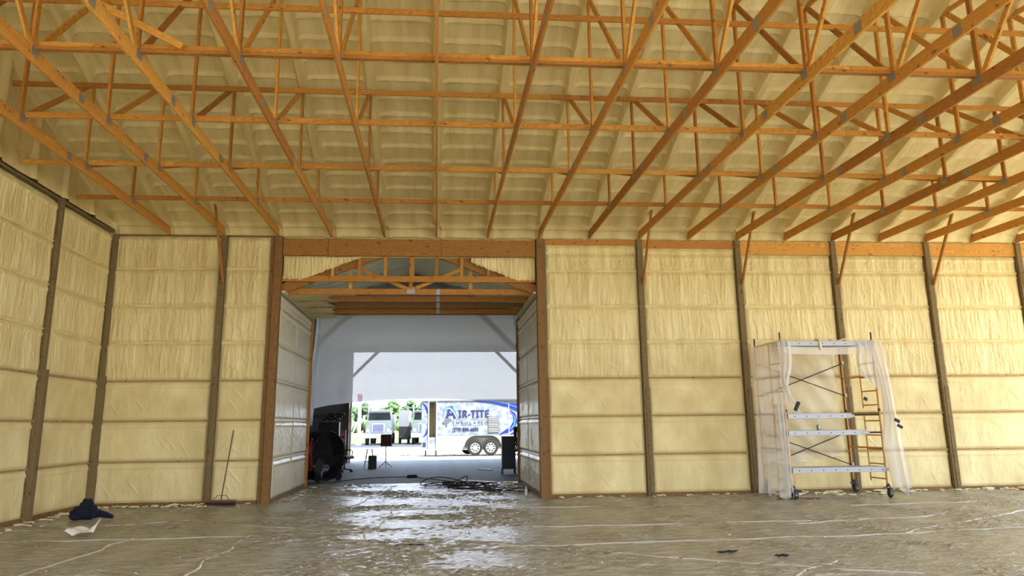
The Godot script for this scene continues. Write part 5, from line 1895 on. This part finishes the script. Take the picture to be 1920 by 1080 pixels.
# ------------------------------------------------------------------ small things in the barn
func build_small_things() -> void:
	# push broom leaning on the foam
	var t := thing("push_broom", "brown push broom leaning on the foam beside the doorway post", "broom", Vector3(-4.50, 0.015, 0.30))
	var b := MB.new()
	b.cyl(Vector3(0.0, 0.09, 0.0), Vector3(0.12, 1.55, -0.22), 0.013, -1, 8)
	part("handle", b, M.broom, t)
	b = MB.new()
	b.box(Vector3(0, 0.085, 0), Vector3(0.62, 0.045, 0.075), 0.008)
	part("head", b, M.broom, t)
	b = MB.new()
	for k in 62:
		b.box(Vector3(-0.305 + k * 0.01, 0.032, 0.0), Vector3(0.006, 0.066, 0.07), 0.0)
	part("bristles", b, M.rust, t)
	b = MB.new()
	b.tube([Vector3(-0.17, 0.105, 0), Vector3(-0.08, 0.20, -0.02), Vector3(0.0, 0.205, -0.02), Vector3(0.1, 0.2, -0.02), Vector3(0.18, 0.105, 0)], 0.007, 6)
	part("brace", b, M.rust, t)
	# navy clothing heap
	var n := thing("jacket", "crumpled navy blue jacket heaped on the floor by the corner post", "jacket", Vector3(-6.35, 0.012, 2.42))
	b = MB.new()
	b.blob(Vector3(-0.06, 0.10, 0), Vector3(0.25, 0.12, 0.18), 1.0, 0.16, 14, 20)
	b.blob(Vector3(-0.04, 0.20, -0.03), Vector3(0.13, 0.14, 0.12), 3.0, 0.18, 12, 16)
	b.blob(Vector3(0.10, 0.12, 0.06), Vector3(0.12, 0.12, 0.10), 5.0, 0.2, 12, 16)
	part("body", b, M.navy, n)
	b = MB.new()
	b.tube([Vector3(0.10, 0.10, 0), Vector3(0.26, 0.09, 0.03), Vector3(0.40, 0.05, 0.02), Vector3(0.47, 0.03, 0.04)], [0.075, 0.065, 0.045, 0.03], 12)
	part("sleeve", b, M.navy, n)
	b = MB.new()
	b.tube([Vector3(-0.22, 0.07, 0.10), Vector3(-0.16, 0.05, 0.19), Vector3(-0.04, 0.04, 0.2)], [0.06, 0.05, 0.03], 12)
	part("sleeve", b, M.navy, n)
	# white foam sheet piece
	b = MB.new()
	var f := func(x: float, z: float) -> Vector3:
		var y := 0.03 + 0.07 * absf(sin(x * 8.0 + z * 5.0)) + 0.03 * cos(z * 14.0 + x * 3.0) + 0.10 * smoothstep(0.10, 0.24, x) * (0.7 - z * 2.0) + 0.06 * smoothstep(0.05, 0.14, -z)
		return Vector3(x, y, z + 0.05 * sin(x * 7.0))
	b.grid(span(-0.22, 0.24, 26), span(-0.14, 0.14, 16), f, true)
	var pp := thing("foam_sheet", "white torn foam sheet lying alone on the floor near the jacket", "foam sheet", Vector3(-5.36, 0.01, 5.05))
	fix_up(b, 1.0)
	part("sheet", b, M.white_scrap, pp)
	# brown stick and crumpled white tape in front of the scaffold
	b = MB.new()
	b.board(Vector3(-0.42, 0.02, -0.06), Vector3(0.42, 0.02, 0.14), 0.035, 0.03, Vector3.UP, 0.004)
	tag(part("stick", b, M.broom, self, Vector3(7.62, 0.014, 1.58)), "brown wooden stick lying in front of the scaffold's casters", "stick")
	b = MB.new()
	for k in 5:
		var pts := []
		for i in 10:
			pts.append(Vector3(0.16 * sin(i * 0.9 + k), 0.035 + 0.05 * absf(sin(i * 1.3 + k * 2.0)), 0.10 * cos(i * 1.1 + k * 1.4)))
		b.tube(pts, 0.017, 5)
	tag(part("crumpled_tape", b, M.white_scrap, self, Vector3(7.42, 0.012, 1.0 + 0.3)), "crumpled white tape on the floor just in front of the scaffold", "tape")
	# dark strips lying on the sheeting near the camera
	for q in [[Vector3(-0.55, 0.018, 6.9), Vector3(0.45, 0.0, -0.02), "dark strip on the glossy floor in the doorway's reflection"], [Vector3(3.55, 0.02, 8.2), Vector3(0.30, 0.0, -0.06), "dark thin strip on the floor, the longer of two near the camera"], [Vector3(4.15, 0.02, 8.55), Vector3(0.18, 0.0, 0.02), "dark short strip on the floor nearest the camera"]]:
		b = MB.new()
		var pts := []
		for i in 8:
			pts.append(q[1] * (i / 7.0) + Vector3(0, 0.006 * sin(i * 2.1), 0.012 * sin(i * 1.7)))
		b.tube(pts, [0.004, 0.013, 0.017, 0.011, 0.016, 0.018, 0.012, 0.004], 6)
		tag(part("dark_strip", b, M.tire, self, q[0]), q[2], "strip")
	# little bottle and rubbish by the right doorway post
	b = MB.new()
	b.lathe([Vector2(0, 0), Vector2(0.03, 0), Vector2(0.032, 0.12), Vector2(0.012, 0.17), Vector2(0.012, 0.2), Vector2(0, 0.2)], 14)
	tag(part("small_bottle", b, M.white_scrap, self, Vector3(2.12, 0.012, -0.7)), "small pale bottle standing inside the doorway by the post", "bottle")

func scrap_mesh(seed_: int) -> Mesh:
	var r := RandomNumberGenerator.new()
	r.seed = seed_
	var b := MB.new()
	if seed_ % 3 == 0:
		var pts := []
		var rad := []
		for i in 7:
			pts.append(Vector3(-0.5 + i / 6.0, 0.05 + 0.12 * absf(sin(i * 0.9 + seed_)), 0.12 * sin(i * 1.1 + seed_)))
			rad.append(0.05 + 0.05 * r.randf())
		b.tube(pts, rad, 6)
	else:
		b.blob(Vector3(0, 0.12, 0), Vector3(0.42, 0.13, 0.24), seed_ * 1.3, 0.28, 6, 9)
	return b.mesh()

func build_scraps() -> void:
	var kinds := []
	for i in 9:
		kinds.append(scrap_mesh(i + 3))
	# spots already taken: x, z, reach
	var used := [Vector3(-4.5, 0.3, 0.34), Vector3(-6.35, 2.42, 0.45), Vector3(-5.36, 5.05, 0.35), Vector3(7.62, 1.58, 0.5), Vector3(7.42, 1.3, 0.3), Vector3(2.12, -0.7, 0.1), Vector3(7.3, 0.9, 0.25), Vector3(7.3, 0.4, 0.25), Vector3(7.35, 1.7, 0.3), Vector3(9.55, 0.32, 0.2), Vector3(9.7, 1.8, 0.35), Vector3(-0.4, 6.9, 0.4), Vector3(3.8, 8.3, 0.5)]
	var put_scrap := func(x: float, z: float, s: float, label: String, group: String, m: Material) -> void:
		for q: Vector3 in used:
			if Vector2(q.x - x, q.y - z).length() < q.z + 0.46 * s:
				return
		used.append(Vector3(x, z, 0.46 * s))
		var o := put("foam_scrap", kinds[rng.randi() % 9], m, self, Vector3(x, 0.014, z))
		o.rotation.y = rng.randf() * TAU
		o.scale = Vector3(s, s * rng.randf_range(0.5, 0.9), s)
		tag(o, label, "foam scrap", group)
	# along the far wall left of the doorway
	for i in 220:
		put_scrap.call(rng.randf_range(-7.0, -3.9), 0.12 + absf(rng.randfn(0.0, 0.24)), rng.randf_range(0.09, 0.30), "cream foam scrap at the foot of the far wall near the broom", "scraps by the broom", M.scrap)
	for i in 60:
		put_scrap.call(X_LEFT + 0.16 + absf(rng.randfn(0.0, 0.25)), rng.randf_range(0.6, 6.0), rng.randf_range(0.09, 0.28), "cream foam scrap at the foot of the left wall", "scraps by the left wall", M.scrap)
	for i in 20:
		put_scrap.call(rng.randf_range(2.8, 7.1), 0.12 + absf(rng.randfn(0.0, 0.12)), rng.randf_range(0.06, 0.24), "cream foam scrap at the wall between doorway and scaffold", "scraps between doorway and scaffold", M.scrap)
	for i in 180:
		put_scrap.call(rng.randf_range(7.0, 10.2), 0.14 + absf(rng.randfn(0.1, 0.35)), rng.randf_range(0.10, 0.40), "cream foam scrap on the floor around the scaffold's feet", "scraps around the scaffold", M.scrap)
	for i in 240:
		put_scrap.call(rng.randf_range(10.1, 16.4), 0.12 + absf(rng.randfn(0.0, 0.16)), rng.randf_range(0.10, 0.42), "cream foam scrap along the wall beyond the scaffold", "scraps beyond the scaffold", M.scrap)
	for i in 36:
		var s := 1.0 if rng.randf() < 0.5 else -1.0
		put_scrap.call(-0.6 + s * rng.randf_range(2.55, 2.85), rng.randf_range(-4.8, -0.1), rng.randf_range(0.06, 0.22), "cream foam scrap along the passage walls", "scraps in the passage", M.scrap)
	for i in 60:
		put_scrap.call(rng.randf_range(-6.8, 11.0), rng.randf_range(0.6, 9.2), rng.randf_range(0.02, 0.07), "tiny pale foam crumb scattered on the floor sheeting", "crumbs on the sheeting", M.white_scrap)
